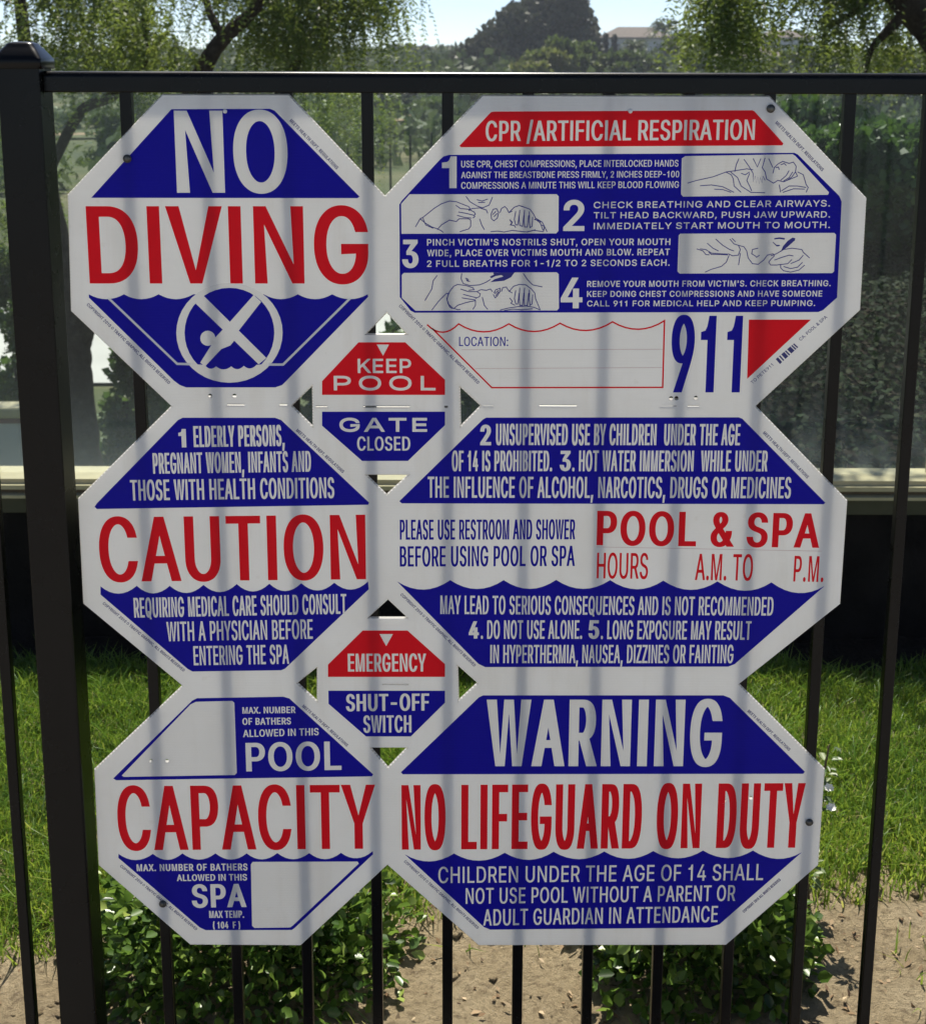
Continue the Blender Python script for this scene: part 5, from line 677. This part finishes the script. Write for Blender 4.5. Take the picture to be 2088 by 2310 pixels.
# scrub on the far hill: one mass
def clumps(N, cx, cy, cz, rx, rz, leafsz, per, flat=.8):
    """leaf clumps around given centres (arrays); returns verts, faces, tone"""
    n = len(cx); k = N // n; u = rand_dir(n * k); rad = RNG.random(n * k) ** .4
    idx = np.repeat(np.arange(n), k)
    P = np.stack([cx[idx] + u[:, 0] * rx[idx] * rad, cy[idx] + u[:, 1] * rx[idx] * rad, cz[idx] + rz[idx] * .5 + u[:, 2] * rz[idx] * rad * .62], 1)
    L = leafsz[idx] * RNG.uniform(.6, 1.4, n * k)
    v, f = leaf_geo(P, rand_dir(n * k) + u * .5, rand_dir(n * k), L, L * .42, False, .2)
    return v, f, np.clip(per[idx] + RNG.normal(0, .13, n * k), 0, 1)
M['scrub'] = leaf_mat('hillside_scrub', [(.025, .045, .015), (.05, .08, .025), (.09, .12, .045), (.15, .165, .08)], .25, .6, .2)
n = 2600; cx = RNG.uniform(-75, 75, n); cy = RNG.uniform(29, 235, n); cz = tz(cx, cy)
trk = np.interp(cx, [p[0] for p in tp], [p[1] for p in tp]); keep = (np.abs(cy - trk) > np.interp(cx, [p[0] for p in tp], tw) + .6) | (cx > 16) | (cx < -27)
cx, cy, cz = cx[keep], cy[keep], cz[keep]; n = len(cx)
sz = RNG.uniform(.7, 2.3, n) * np.where(cy < 75, .62, 1.0); gtone = np.where(cy < 62, .6, .3) + RNG.normal(0, .15, n)
v, f, t = clumps(n * 45, cx, cy, cz, sz, sz * 1.05, sz * .34, gtone)
tag(mesh_np('hillside_scrub', v, f, M['scrub'], tone=t), 'grey green scrub covering the far hillside', 'scrub', kind='stuff')

# ------------------------------------------------------------------ trees
M['bark'] = (lambda k: k.done(k.pbr(k.ramp(k.noise(9, 8, .7), [(.3, (.022, .016, .011)), (.55, (.06, .045, .032)), (.75, (.11, .085, .062))]), .95, 0, .1, k.bump(k.noise(26, 8, .7), 1.0, .04))))(NT('pepper_bark'))
M['pepper'] = leaf_mat('pepper_leaves', [(.020, .045, .011), (.048, .095, .020), (.10, .165, .03), (.20, .24, .045), (.30, .27, .065)], .45, .5, .3)
def strands(starts, lens, spacing=.028, lsz=.045, sway=.12, tones=None):
    """hanging pepper tree fronds with drooping leaflets on both sides"""
    B, Dd, Uu, Ls, Tn = [], [], [], [], []
    for i, (p, L) in enumerate(zip(starts, lens)):
        n = max(4, int(L / spacing)); t = np.linspace(0, 1, n)
        a = RNG.uniform(0, 6.28); out = RNG.uniform(.15, .75) * L
        hx = np.cos(a) * out * (1 - (1 - t) ** 2) + sway * .3 * L * np.sin(t * 3 + RNG.uniform(0, 6)) * .3
        hy = np.sin(a) * out * (1 - (1 - t) ** 2)
        hz = -L * (t ** 1.25) + .12 * L * np.sin(t * np.pi)
        c = np.stack([p[0] + hx, p[1] + hy, p[2] + hz], 1)
        for sgn in (-1, 1):
            q = RNG.uniform(0, 6.28); sx, sy = np.cos(q) * sgn, np.sin(q) * sgn
            d = np.stack([sx + RNG.normal(0, .3, n), sy + RNG.normal(0, .3, n), -RNG.uniform(.15, 1.0, n)], 1)
            B.append(c); Dd.append(d); Uu.append(RNG.normal(size=(n, 3)))
            Ls.append(lsz * RNG.uniform(.7, 1.3, n) * (1 - .4 * t)); Tn.append(np.clip((tones[i] if tones is not None else .4) + RNG.normal(0, .12, n), 0, 1))
    B, Dd, Uu = map(np.concatenate, (B, Dd, Uu)); Ls = np.concatenate(Ls)
    v, f = leaf_geo(B, Dd, Uu, Ls, Ls * .16, False, .2)
    return v, f, np.concatenate(Tn)
def pepper(label, base, limbs, blobs, leaf=.058, extra=None):
    """limbs: list of (points, radii); blobs: (centre, rx, ry, rz, count, lmin, lmax, tone)"""
    root = empty('pepper_tree', base); tag(root, label, 'tree', 'pepper trees beyond the glass screen')
    tb = []
    for pts, rad in limbs:
        p, r = smooth_path([(a - base[0], b - base[1], c - base[2]) for a, b, c in pts], rad, 6); tb.append(tube(p, r, 12, .07))
    V, Fc = join_vf(tb); mesh('trunk', V, Fc, M['bark'], root, True)
    st, ln, tn = [], [], []
    for (cx, cy, cz), rx, ry, rz, cnt, l0, l1, tone in blobs:
        u = rand_dir(cnt); rd = RNG.random(cnt) ** .45
        q = np.stack([cx + u[:, 0] * rx * rd - base[0], cy + u[:, 1] * ry * rd - base[1], cz + u[:, 2] * rz * rd - base[2]], 1)
        cl = fbm(q[:, 0] * 1.0 + q[:, 2] * .6, q[:, 1] * .5 + q[:, 2] * .3, .5, 2, 40); kq = cl > .46
        q = q[kq]; st.append(q); m = len(q); ln.append(RNG.uniform(l0, l1, m)); tn.append(np.clip(tone + .9 * (fbm(q[:, 0], q[:, 1] + q[:, 2], .7, 2, 50) - .5), .02, 1))
    v, f, t = strands(np.concatenate(st), np.concatenate(ln), .027, leaf, .12, np.concatenate(tn))
    mesh_np('crown', v, f, M['pepper'], root, tone=t)
    return root
def at(x, y, Y):
    d = _f0 * 2948 + _r * (x - 1044) - _u * (y - 747); t = (Y + CAM_D) / d.y
    return (d.x * t, Y, CAM_H + d.z * t)
# left tree: thick trunk just right of the post, limbs sweeping right above the rail
a0 = at(188, 1060, 9.0); base = (a0[0], 9.0, float(tz(a0[0], 9.0)) - .1)
limbs = [([base, a0, at(178, 900, 9), at(172, 800, 9.05), at(176, 735, 9.1)], [.26, .165, .135, .125, .14]),
         ([at(172, 760, 9.1), at(160, 660, 9.15), at(132, 520, 9.3), at(90, 330, 9.6), at(60, 120, 9.8), at(30, -120, 10)], [.10, .085, .08, .07, .06, .045]),
         ([at(182, 760, 9.1), at(212, 655, 9.0), at(262, 545, 8.9), at(350, 390, 8.8), at(458, 158, 8.7), at(505, 85, 8.7), at(575, 20, 8.6), at(640, -120, 8.6)], [.115, .10, .095, .085, .07, .062, .05, .035]),
         ([at(235, 600, 9.0), at(330, 480, 9.2), at(520, 360, 9.6), at(640, 200, 9.8), at(680, 95, 9.9), at(655, 40, 10), at(640, -80, 10)], [.075, .07, .06, .05, .045, .032, .02]),
         ([at(680, 98, 9.9), at(715, 66, 9.9), at(770, 40, 9.9), at(850, -20, 9.9)], [.035, .03, .022, .012]),
         ([at(105, 400, 9.5), at(180, 255, 9.3), at(262, 212, 9.2), at(330, 120, 9.1), at(310, -60, 9)], [.05, .045, .04, .032, .02]),
         ([at(505, 85, 8.7), at(470, 20, 8.8), at(455, -80, 8.9)], [.04, .03, .02])]
blobs = [(at(120, -70, 9.6), 1.5, 1.7, .8, 1250, .4, 1.1, .22), (at(420, -60, 9.0), 1.2, 1.6, .7, 900, .35, .9, .36), (at(680, -60, 9.6), .8, 1.3, .6, 520, .35, .85, .32), (at(830, -50, 9.8), .42, .8, .4, 150, .3, .8, .40), (at(330, 90, 9.2), 1.3, 1.2, .22, 330, .25, .6, .5), (at(610, 80, 9.6), .7, 1.0, .22, 170, .25, .6, .42),
         (at(250, 60, 9.4), .7, 1.0, .35, 150, .3, .7, .45), (at(60, 220, 10.2), .6, .7, .5, 110, .3, .8, .25), (at(190, 300, 10), .35, .6, .4, 60, .3, .7, .5), (at(30, 480, 10), .5, .6, .6, 90, .3, .8, .35), (at(240, 420, 9.6), .4, .5, .5, 60, .3, .7, .4), (at(790, 215, 11.5), .55, .6, .35, 110, .3, .7, .62)]
pepper('spreading pepper tree with thick forked trunk right of the fence post', base, limbs, blobs)
# right tree: trunk outside the frame, foliage hanging over the right of the view
b2x = at(2240, 900, 7.2); base2 = (b2x[0], 7.2, float(tz(b2x[0], 7.2)) - .1)
limbs2 = [([base2, at(2230, 500, 7.2), at(2175, 190, 7.1), at(2095, 62, 7.0), at(2045, 5, 6.9), at(1985, -70, 6.8), at(1900, -200, 6.8)], [.17, .14, .13, .115, .10, .09, .06]),
          ([at(2052, 18, 6.9), at(1998, 72, 6.95), at(1965, 110, 7.0), at(1950, 170, 7.1)], [.045, .03, .02, .008]),
          ([at(2010, -40, 6.9), at(1900, 45, 7.2), at(1850, 62, 7.4)], [.03, .02, .008])]
blobs2 = [((2.3, 4.1, 3.3), 1.9, .95, .55, 900, .3, .7, .3), ((3.6, 5.2, 3.6), 1.2, 1.2, .6, 350, .3, .7, .3), (at(1648, -80, 7.6), .22, .7, .30, 240, .35, .80, .26), (at(1625, 40, 7.8), .14, .5, .30, 110, .25, .5, .36), (at(1860, -80, 7.2), .34, .8, .30, 220, .35, .85, .28), (at(2060, -70, 7.6), .40, .8, .30, 200, .3, .8, .32), (at(1990, 100, 8.2), .3, .4, .14, 90, .2, .45, .55), (at(1850, 90, 8.0), .25, .4, .18, 90, .2, .45, .45), (at(1690, 60, 8.0), .12, .4, .2, 40, .2, .4, .4), (at(1760, -90, 7), .2, .5, .2, 40, .2, .45, .3)]  # leading clumps are unseen canopy, added overhead to shade the bank
pepper('pepper tree whose fronds hang at the upper right, trunk beyond the frame', base2, limbs2, blobs2)

def cloud_tree(name, label, cat, base, blobs, mat, trunk, leaf, per, group=None):
    root = empty(name, base); tag(root, label, cat, group)
    V, Fc = tube(*smooth_path([(0, 0, -.3), (.02 * trunk, 0, trunk * .5), (0, 0, trunk)], [trunk * .07 + .03, trunk * .05 + .02, trunk * .03 + .01], 4), 8); mesh('trunk', V, Fc, M['bark'], root, True)
    vs, fs, ts, o = [], [], [], 0
    for (cx, cy, cz, rx, rz, N, tone) in blobs:
        A = lambda v: np.array([v], dtype=float)
        v, f, t = clumps(N, A(cx), A(cy), A(cz - rz * .5), A(rx), A(rz), A(leaf), A(tone))
        vs.append(v); fs.append(f + o); ts.append(t); o += len(v)
    mesh_np('crown', np.concatenate(vs), np.concatenate(fs), mat, root, tone=np.concatenate(ts))
    return root
def lumpy(W, Hh, z0, n, N, tone, var=.12):
    out = []
    for i in range(n):
        a = random.uniform(0, 6.28); q = random.random() ** .6; h = random.random()
        wdt = W * math.sqrt(max(.08, 1 - (abs(h - .45) / .62) ** 2))
        out.append((math.cos(a) * q * wdt * .8, math.sin(a) * q * wdt * .8, z0 + h * Hh, W * random.uniform(.22, .42), Hh * random.uniform(.16, .30), N // n, tone + random.uniform(-var, var)))
    return out
M['dark_tree'] = leaf_mat('dark_evergreen_leaves', [(.030, .036, .022), (.045, .052, .030), (.065, .072, .040), (.09, .095, .05)], .15, .6, .2)
M['mid_tree'] = leaf_mat('mid_green_leaves', [(.030, .055, .016), (.06, .10, .022), (.10, .14, .03), (.20, .20, .05)], .3, .55, .25)
# big dark tree on the skyline
def ground_at(x, y, Y): p = at(x, y, Y); return (p[0], Y, float(tz(p[0], Y)))
Y = 118; b = ground_at(1180, 200, Y); top = at(1250, -6, Y)[2] - b[2]
bl = []
for (x, y, rx, rz) in [(1250, 40, 3.0, 2.7), (1190, 70, 3.2, 2.8), (1290, 75, 2.3, 3.0), (1140, 95, 2.6, 2.2), (1095, 125, 2.4, 2.0), (1060, 145, 2.0, 1.8), (1235, 110, 4.0, 3.0), (1150, 150, 4.2, 2.6), (1240, 170, 4.0, 3.0), (1310, 115, 1.6, 2.6), (1215, 20, 1.6, 1.3), (1280, 15, 1.6, 1.4), (1165, 45, 1.5, 1.2), (1045, 160, 1.5, 1.2), (1190, 215, 4.0, 3.0)]:
    p = at(x, y, Y); bl.append((p[0] - b[0], random.uniform(-1.5, 1.5), p[2] - b[2], rx, rz * 1.5, 1500, .45 + random.uniform(-.2, .2)))
cloud_tree('evergreen_tree', 'huge dark rounded evergreen tree on the skyline above the top rail', 'tree', b, bl, M['dark_tree'], 5, .50, .4)
# distant skyline trees
for i, (x, y) in enumerate([(868, 158), (900, 150), (935, 148), (962, 152), (990, 143), (1012, 132), (1340, 92), (1362, 110)]):
    Y = 215; b = ground_at(x, 160, Y); p = at(x, y, Y); hh = max(2.0, p[2] - b[2])
    cloud_tree('skyline_tree', ['low rounded tree far off, leftmost on the skyline ridge', 'low tree far off, second from the left on the ridge', 'far ridge tree third from the left beside the evergreen', 'far ridge tree fourth from the left beside the evergreen', 'far ridge tree just left of the dark evergreen', 'tallest small ridge tree touching the dark evergreen', 'small tree just right of the dark evergreen crown', 'small rounded tree between the evergreen and the house'][i], 'tree', b,
               lumpy(random.uniform(2.0, 3.2), hh, .3, 7, 900, .4), M['dark_tree'], hh * .4, .55, .4, 'small trees along the far ridge')
# bright green garden trees below the houses
gt = [(1225, 118, 165, 95, 2.6, .8), (1262, 92, 165, 96, 2.0, .55), (1310, 102, 170, 100, 2.2, .6), (1365, 128, 175, 100, 2.2, .5), (1420, 124, 175, 105, 2.2, .5), (1480, 132, 175, 105, 2.0, .55), (1555, 85, 180, 90, 2.6, .45), (1640, 140, 180, 100, 2.0, .35), (1745, 140, 180, 95, 2.0, .4), (1840, 110, 190, 90, 2.6, .45), (1960, 120, 190, 80, 2.6, .7), (2050, 110, 190, 80, 2.8, .75)]
gl = ['yellow green tree at the foot of the dark evergreen', 'green tree against the right side of the dark evergreen', 'green garden tree left of the two cypresses', 'low green tree between the cypresses', 'leafy tree in front of the roofed house', 'tree at the right corner of the roofed house', 'tree behind the first hanging fronds', 'green tree between the hanging fronds and the lower house', 'tree beside the lower house wall', 'tree right of the lower house', 'yellow green tree low at the right, above the rail', 'yellow green tree at the right edge, above the rail']
for (x, y0, y1, Y, W, tone), lab in zip(gt, gl):
    b = ground_at(x, y1 + 20, Y); tp_ = at(x, y0, Y)[2]; hh = max(2.5, tp_ - b[2]);
    cloud_tree('garden_tree', lab, 'tree', b, lumpy(W, hh * .85, hh * .12, 11, 3000, tone, .25), M['mid_tree'], hh * .5, .34, .5, 'garden trees on the far slope')
mt = [(700, 205, 300, 60, 2.0, .7), (770, 215, 300, 70, 1.9, .5), (885, 228, 300, 78, 2.6, .15), (950, 205, 275, 95, 2.4, .6), (1050, 222, 300, 80, 2.6, .5), (1120, 210, 290, 90, 2.6, .4), (640, 180, 280, 90, 2.6, .4), (820, 190, 260, 100, 2.6, .5), (330, 170, 330, 60, 2.4, .4), (660, 262, 350, 46, 1.3, .45), (735, 275, 360, 42, 1.2, .3), (842, 285, 350, 50, 1.2, .5), (930, 268, 330, 58, 1.4, .35), (985, 240, 310, 62, 1.7, .6), (1085, 262, 340, 48, 1.5, .45), (240, 262, 380, 44, 1.5, .35)]
ml = ['yellow green tree low behind the right corner of the no diving panel', 'green tree just left of the gap between the two top panels', 'dark rounded bush in the gap between the two top panels', 'green tree behind the dark bush in the top gap', 'green tree beside the left corner of the CPR panel', 'tree behind the red CPR banner', 'tree behind the right slope of the no diving panel', 'small tree on the ridge over the top gap', 'tree behind the left slope of the no diving panel', 'low tree close behind the right slope of the no diving panel', 'small dark tree beside the picket left of the top gap', 'small light green tree low in the gap between the top panels', 'small dark tree at the right side of the gap between the top panels', 'pale green tree where the CPR panel slope meets the gap', 'tree behind the upper left corner of the CPR panel', 'dark tree seen between the fence post and the no diving panel']
for (x, y0, y1, Y, W, tone), lab in zip(mt, ml):
    p = at(x, y0, Y); b = (p[0], Y, float(tz(p[0], Y))); hh = max(1.6, p[2] - b[2])
    cloud_tree('valley_tree', lab, 'tree', b, lumpy(W, hh * .9, hh * .06, 12, 4400, tone, .2), M['mid_tree'] if tone > .2 else M['dark_tree'], hh * .4, .0026 * Y, .5, 'trees on the near side of the valley')
# palms
M['palm'] = leaf_mat('palm_fronds', [(.03, .05, .015), (.06, .09, .025), (.12, .14, .04)], .25, .5, .3)
def palm(label, x, ytop, Y, r):
    b = ground_at(x, 170, Y); h = at(x, ytop, Y)[2] - b[2] - r * .45
    root = empty('palm_tree', b); tag(root, label, 'tree', 'palms beside the far houses')
    V, Fc = tube([(0, 0, -.3), (.05, 0, h * .5), (0, 0, h)], [.24, .19, .17], 8); mesh('trunk', V, Fc, M['bark'], root, True)
    B, Dd, Ls = [], [], []
    for i in range(34):
        a = random.uniform(0, 6.28); e = random.uniform(-.5, 1.2); p = np.array([0, 0, h]); d = np.array([math.cos(a) * math.cos(e), math.sin(a) * math.cos(e), math.sin(e)])
        for j in range(10):
            t = j / 9; c = p + d * r * t + np.array([0, 0, -r * .65 * t * t])
            for sg in (-1, 1):
                B.append(c); sd = np.cross(d, [0, 0, 1.]) * sg; Dd.append(sd * .7 + d * .6 + np.array([0, 0, -.45])); Ls.append(r * .30 * (1 - .5 * t))
    B, Dd, Ls = np.array(B), np.array(Dd), np.array(Ls); v, f = leaf_geo(B, Dd, rand_dir(len(B)), Ls, Ls * .16, False, .2)
    mesh_np('crown', v, f, M['palm'], root, tone=RNG.random(len(B)))
palm('palm in front of the hanging fronds, rising above the low house', 1690, 52, 130, 2.3)
palm('palm with small crown at the right end of the roofed house', 1497, 38, 150, 2.4)
palm('short palm standing low in front of the roofed house', 1430, 84, 120, 1.9)
palm('palm leaning beside the lower house at its left wall', 1655, 70, 140, 1.8)
# cypresses
for x, y0, lab in ((1363, 84, 'slim dark cypress, the taller of two before the roofed house'), (1383, 88, 'slim dark cypress, the shorter of two before the roofed house')):
    Y = 128; b = ground_at(x, 170, Y); hh = at(x, y0, Y)[2] - b[2]
    cloud_tree('cypress_tree', lab, 'tree', b, [(0, 0, hh * (.15 + .85 * q / 9), .42 * (1 - .6 * q / 9), hh * .16, 160, .1) for q in range(10)], M['dark_tree'], hh * .4, .22, .1, 'cypress pair on the far slope')
# houses
M['stucco'] = simple('pale_stucco', (.50, .49, .47), .9, 0, .2, .06, .6)
M['roof'] = simple('brown_roof_tiles', (.12, .10, .082), .9, 0, .2, .2, 2.5)
M['pane'] = simple('house_window_glass', (.05, .06, .07), .2, 0, .6, .1, 1)
def house(label, x0, x1, yr, ye, yb, Y, depth=9, wins=3):
    a, c = at(x0, yb, Y), at(x1, yb, Y); W_ = c[0] - a[0]; zb = float(tz((a[0] + c[0]) / 2, Y)) - .6; ze = at(x0, ye, Y)[2] - zb; zr = at(x0, yr, Y)[2] - zb
    root = empty('house', ((a[0] + c[0]) / 2, Y, zb)); tag(root, label, 'house', 'houses on the far hill')
    V, Fc = box(-W_ / 2, W_ / 2, 0, depth, 0, ze); mesh('wall', V, Fc, M['stucco'], root)
    e = .5; hw = W_ / 2 + e
    V = [(-hw, -e, ze), (hw, -e, ze), (hw, depth + e, ze), (-hw, depth + e, ze), (-hw * .45, depth / 2, zr), (hw * .45, depth / 2, zr), (-hw, -e, ze - .2), (hw, -e, ze - .2), (hw, depth + e, ze - .2), (-hw, depth + e, ze - .2)]
    rf = mesh('roof', V, [(0, 1, 5, 4), (1, 2, 5), (2, 3, 4, 5), (3, 0, 4), (6, 7, 1, 0), (7, 8, 2, 1), (8, 9, 3, 2), (9, 6, 0, 3), (9, 8, 7, 6)], M['roof'], root)
    for i in range(wins):
        wx = -W_ / 2 + W_ * (i + .5) / wins
        for zz in ([ze * .62] if ze < 5 else [ze * .35, ze * .74]):
            V, Fc = join_vf([box(wx - .72, wx + .72, -.06, 0.0, zz - .65, zz + .65)]); f_ = mesh('window', V, Fc, M['stucco'], root)
            V, Fc = box(wx - .6, wx + .6, -.09, -.062, zz - .53, zz + .53); mesh('pane', V, Fc, M['pane'], f_)
house('two storey pale house with brown hip roof right of the dark evergreen', 1362, 1512, 58, 84, 165, 190, 10, 3)
house('low tan house behind the palm, right of the hanging fronds', 1600, 1765, 100, 126, 170, 150, 9, 3)
house('house with brown roof high on the hill behind the right fronds', 1725, 1830, 66, 84, 150, 200, 10, 2)
house('tan house glimpsed between the pepper branches beside the post', 120, 262, 225, 262, 370, 92, 9, 3)

# slim posts of a fence down the slope, seen in the gap between the two top panels
M['iron'] = simple('dark_iron', (.03, .035, .025), .6, .3)
fp = empty('slope_fence', (0, 14, 0)); tag(fp, 'fence of slim dark posts on the slope seen between the two top panels', 'fence')
for x, yt in ((738, 340), (783, 332), (830, 328), (880, 322), (925, 304), (973, 298), (1020, 292), (1066, 288)):
    p = at(x, yt, 14.0); V, Fc = tube([(p[0], 0, float(tz(p[0], 14)) - .2), (p[0], 0, p[2])], [.016, .014], 6); mesh('post', V, Fc, M['iron'], fp)
pa, pb = at(700, 700, 14), at(1100, 700, 14)
V, Fc = box(pa[0], pb[0], -.012, .012, at(800, 560, 14)[2], at(800, 560, 14)[2] + .03); mesh('rail', V, Fc, M['iron'], fp)

# garden wall with cream coping, far left
gw = empty('garden_wall', (0, 6.2, 0)); tag(gw, 'pale garden wall with rounded cream coping left of the post', 'wall')
p0, p1, p2 = at(52, 922, 6.2), at(52, 948, 6.2), at(-700, 948, 6.2)
V, Fc = box(p2[0], p0[0] - .05, .04, .18, -2.2, p1[2] - .03); mesh('wall_body', V, Fc, M['stucco'], gw)
V, Fc = rot_extrude_x([(.11 + y, (p0[2] + p1[2]) / 2 + z) for y, z in rrect(.09, (p0[2] - p1[2]) / 2, .02, 3)], p2[0], p0[0]); mesh('coping', V, Fc, M['cream'], gw)
V, Fc = box(p2[0], p0[0] - .03, .03, .19, p1[2] - .03, p1[2] - .001); mesh('coping_shade_line', V, Fc, simple('red_brown_shade_line', (.14, .05, .035), .8), gw)  # shadow line below the coping, made as a red-brown strip

# shrubs just beyond the glass, left and centre
M['hedge'] = leaf_mat('hedge_leaves', [(.020, .045, .012), (.04, .085, .016), (.08, .14, .025), (.15, .20, .04)], .32, .4, .4)
hs = [(282, 885, 9.8, .40, 1.25, .62), (372, 840, 10.8, .45, 1.4, .5), (690, 860, 7.6, .5, 1.2, .35), (1060, 860, 7.6, .5, 1.3, .45), (905, 790, 10.5, .45, 1.2, .5), (40, 800, 10.5, .6, 1.9, .4), (480, 860, 8.2, .55, 1.2, .5), (780, 880, 8.0, .4, 1.0, .4)]
hl = ['bright green shrub right of the forked trunk, seen through the glass', 'taller shrub behind the one beside the forked trunk', 'dark leafy shrub in the gap left of the gate closed panel', 'leafy shrub in the gap right of the gate closed panel', 'small shrub above the gate closed panel, seen through the gap', 'tall shrub behind the garden wall at the left edge', 'shrub behind the no diving panel beyond the glass', 'low shrub behind the gate closed panel']
for (x, y, Y, W, h, tone), lab in zip(hs, hl):
    p = at(x, y, Y); g = float(tz(p[0], Y)); zt = p[2]; hh = max(h, zt - g)
    cloud_tree('garden_shrub', lab, 'shrub', (p[0], Y, g), lumpy(W, hh, .05, 12, 4200, tone, .2), M['hedge'], hh * .5, .07, .5, 'shrubs beyond the glass screen')

# ivy bank and sunlit hedge on the right
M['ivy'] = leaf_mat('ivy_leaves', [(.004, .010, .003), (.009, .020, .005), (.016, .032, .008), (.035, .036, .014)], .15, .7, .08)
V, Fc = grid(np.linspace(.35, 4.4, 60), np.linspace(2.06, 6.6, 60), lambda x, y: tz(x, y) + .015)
tag(mesh_np('bank_shade_sheet', V, Fc, simple('bank_shade_brown', (.018, .014, .010), .95, 0, .1, .4, 9, .8, 40), smooth=True), kind='structure')  # dark sheet below the ivy, carrying the bank's shade in its colour
N = 60000; x = RNG.uniform(.3, 4.2, N); y = RNG.uniform(2.2, 6.2, N); m = RNG.random(N) < sstep(.2, 1.0, x - .05 * (y - 3)); x, y = x[m], y[m]; N = len(x)
v, f = leaf_geo(np.stack([x, y, tz(x, y) + RNG.random(N) * .10], 1), np.stack([RNG.normal(size=N), RNG.normal(size=N) - .5, RNG.normal(0, .5, N)], 1), np.stack([RNG.normal(0, .5, N), RNG.normal(0, .5, N), np.ones(N)], 1), RNG.uniform(.018, .045, N), RNG.uniform(.007, .018, N))
tag(mesh_np('ivy_bank', v, f, M['ivy'], tone=RNG.random(N) ** 1.5), 'dark ivy and leaf litter covering the bank beyond the glass', 'ground cover', kind='stuff')
hg = [(1500, 330, 5.4, .45), (1660, 330, 5.3, .45), (1800, 290, 5.2, .45), (1890, 320, 5.0, .42), (1990, 310, 5.0, .45), (2080, 290, 5.1, .45), (2200, 310, 5.2, .5), (1870, 245, 6.2, .5), (2010, 258, 6.4, .5)]
hgl = ['hedge shrub behind the CPR panel, left part', 'hedge shrub behind the CPR panel, right part', 'green hedge shrub at the upper right corner of the CPR panel', 'sunlit green shrub on the bank behind the right picket gap', 'sunlit bushy shrub on the bank, right of the rightmost full picket', 'sunlit shrub on the bank at the right edge of the view', 'shrub on the bank just outside the right edge', 'taller shrub behind the hedge, near the upper right panel corner', 'taller shrub behind the hedge at the far right']
for (x, y, Y, W), lab in zip(hg, hgl):
    p = at(x, y, Y); g = float(tz(p[0], Y)); hh = max(.6, p[2] - g)
    cloud_tree('hedge_shrub', lab, 'shrub', (p[0], Y, g), lumpy(W, hh, .0, 14, 7500, .5, .25), M['hedge'], hh * .5, .042, .5, 'hedge shrubs on top of the bank')

# ------------------------------------------------------------------ air
k = NT('pale_haze'); v = k.n('ShaderNodeVolumePrincipled'); v.inputs['Color'].default_value = (.80, .88, 1.0, 1); v.inputs['Density'].default_value = .0005; v.inputs['Anisotropy'].default_value = .35
k.l(v.outputs[0], k.out.inputs['Volume'])
V, Fc = box(-270, 270, -20, 430, -6.5, 26)
tag(mesh('haze', V, Fc, k.m), kind='stuff')
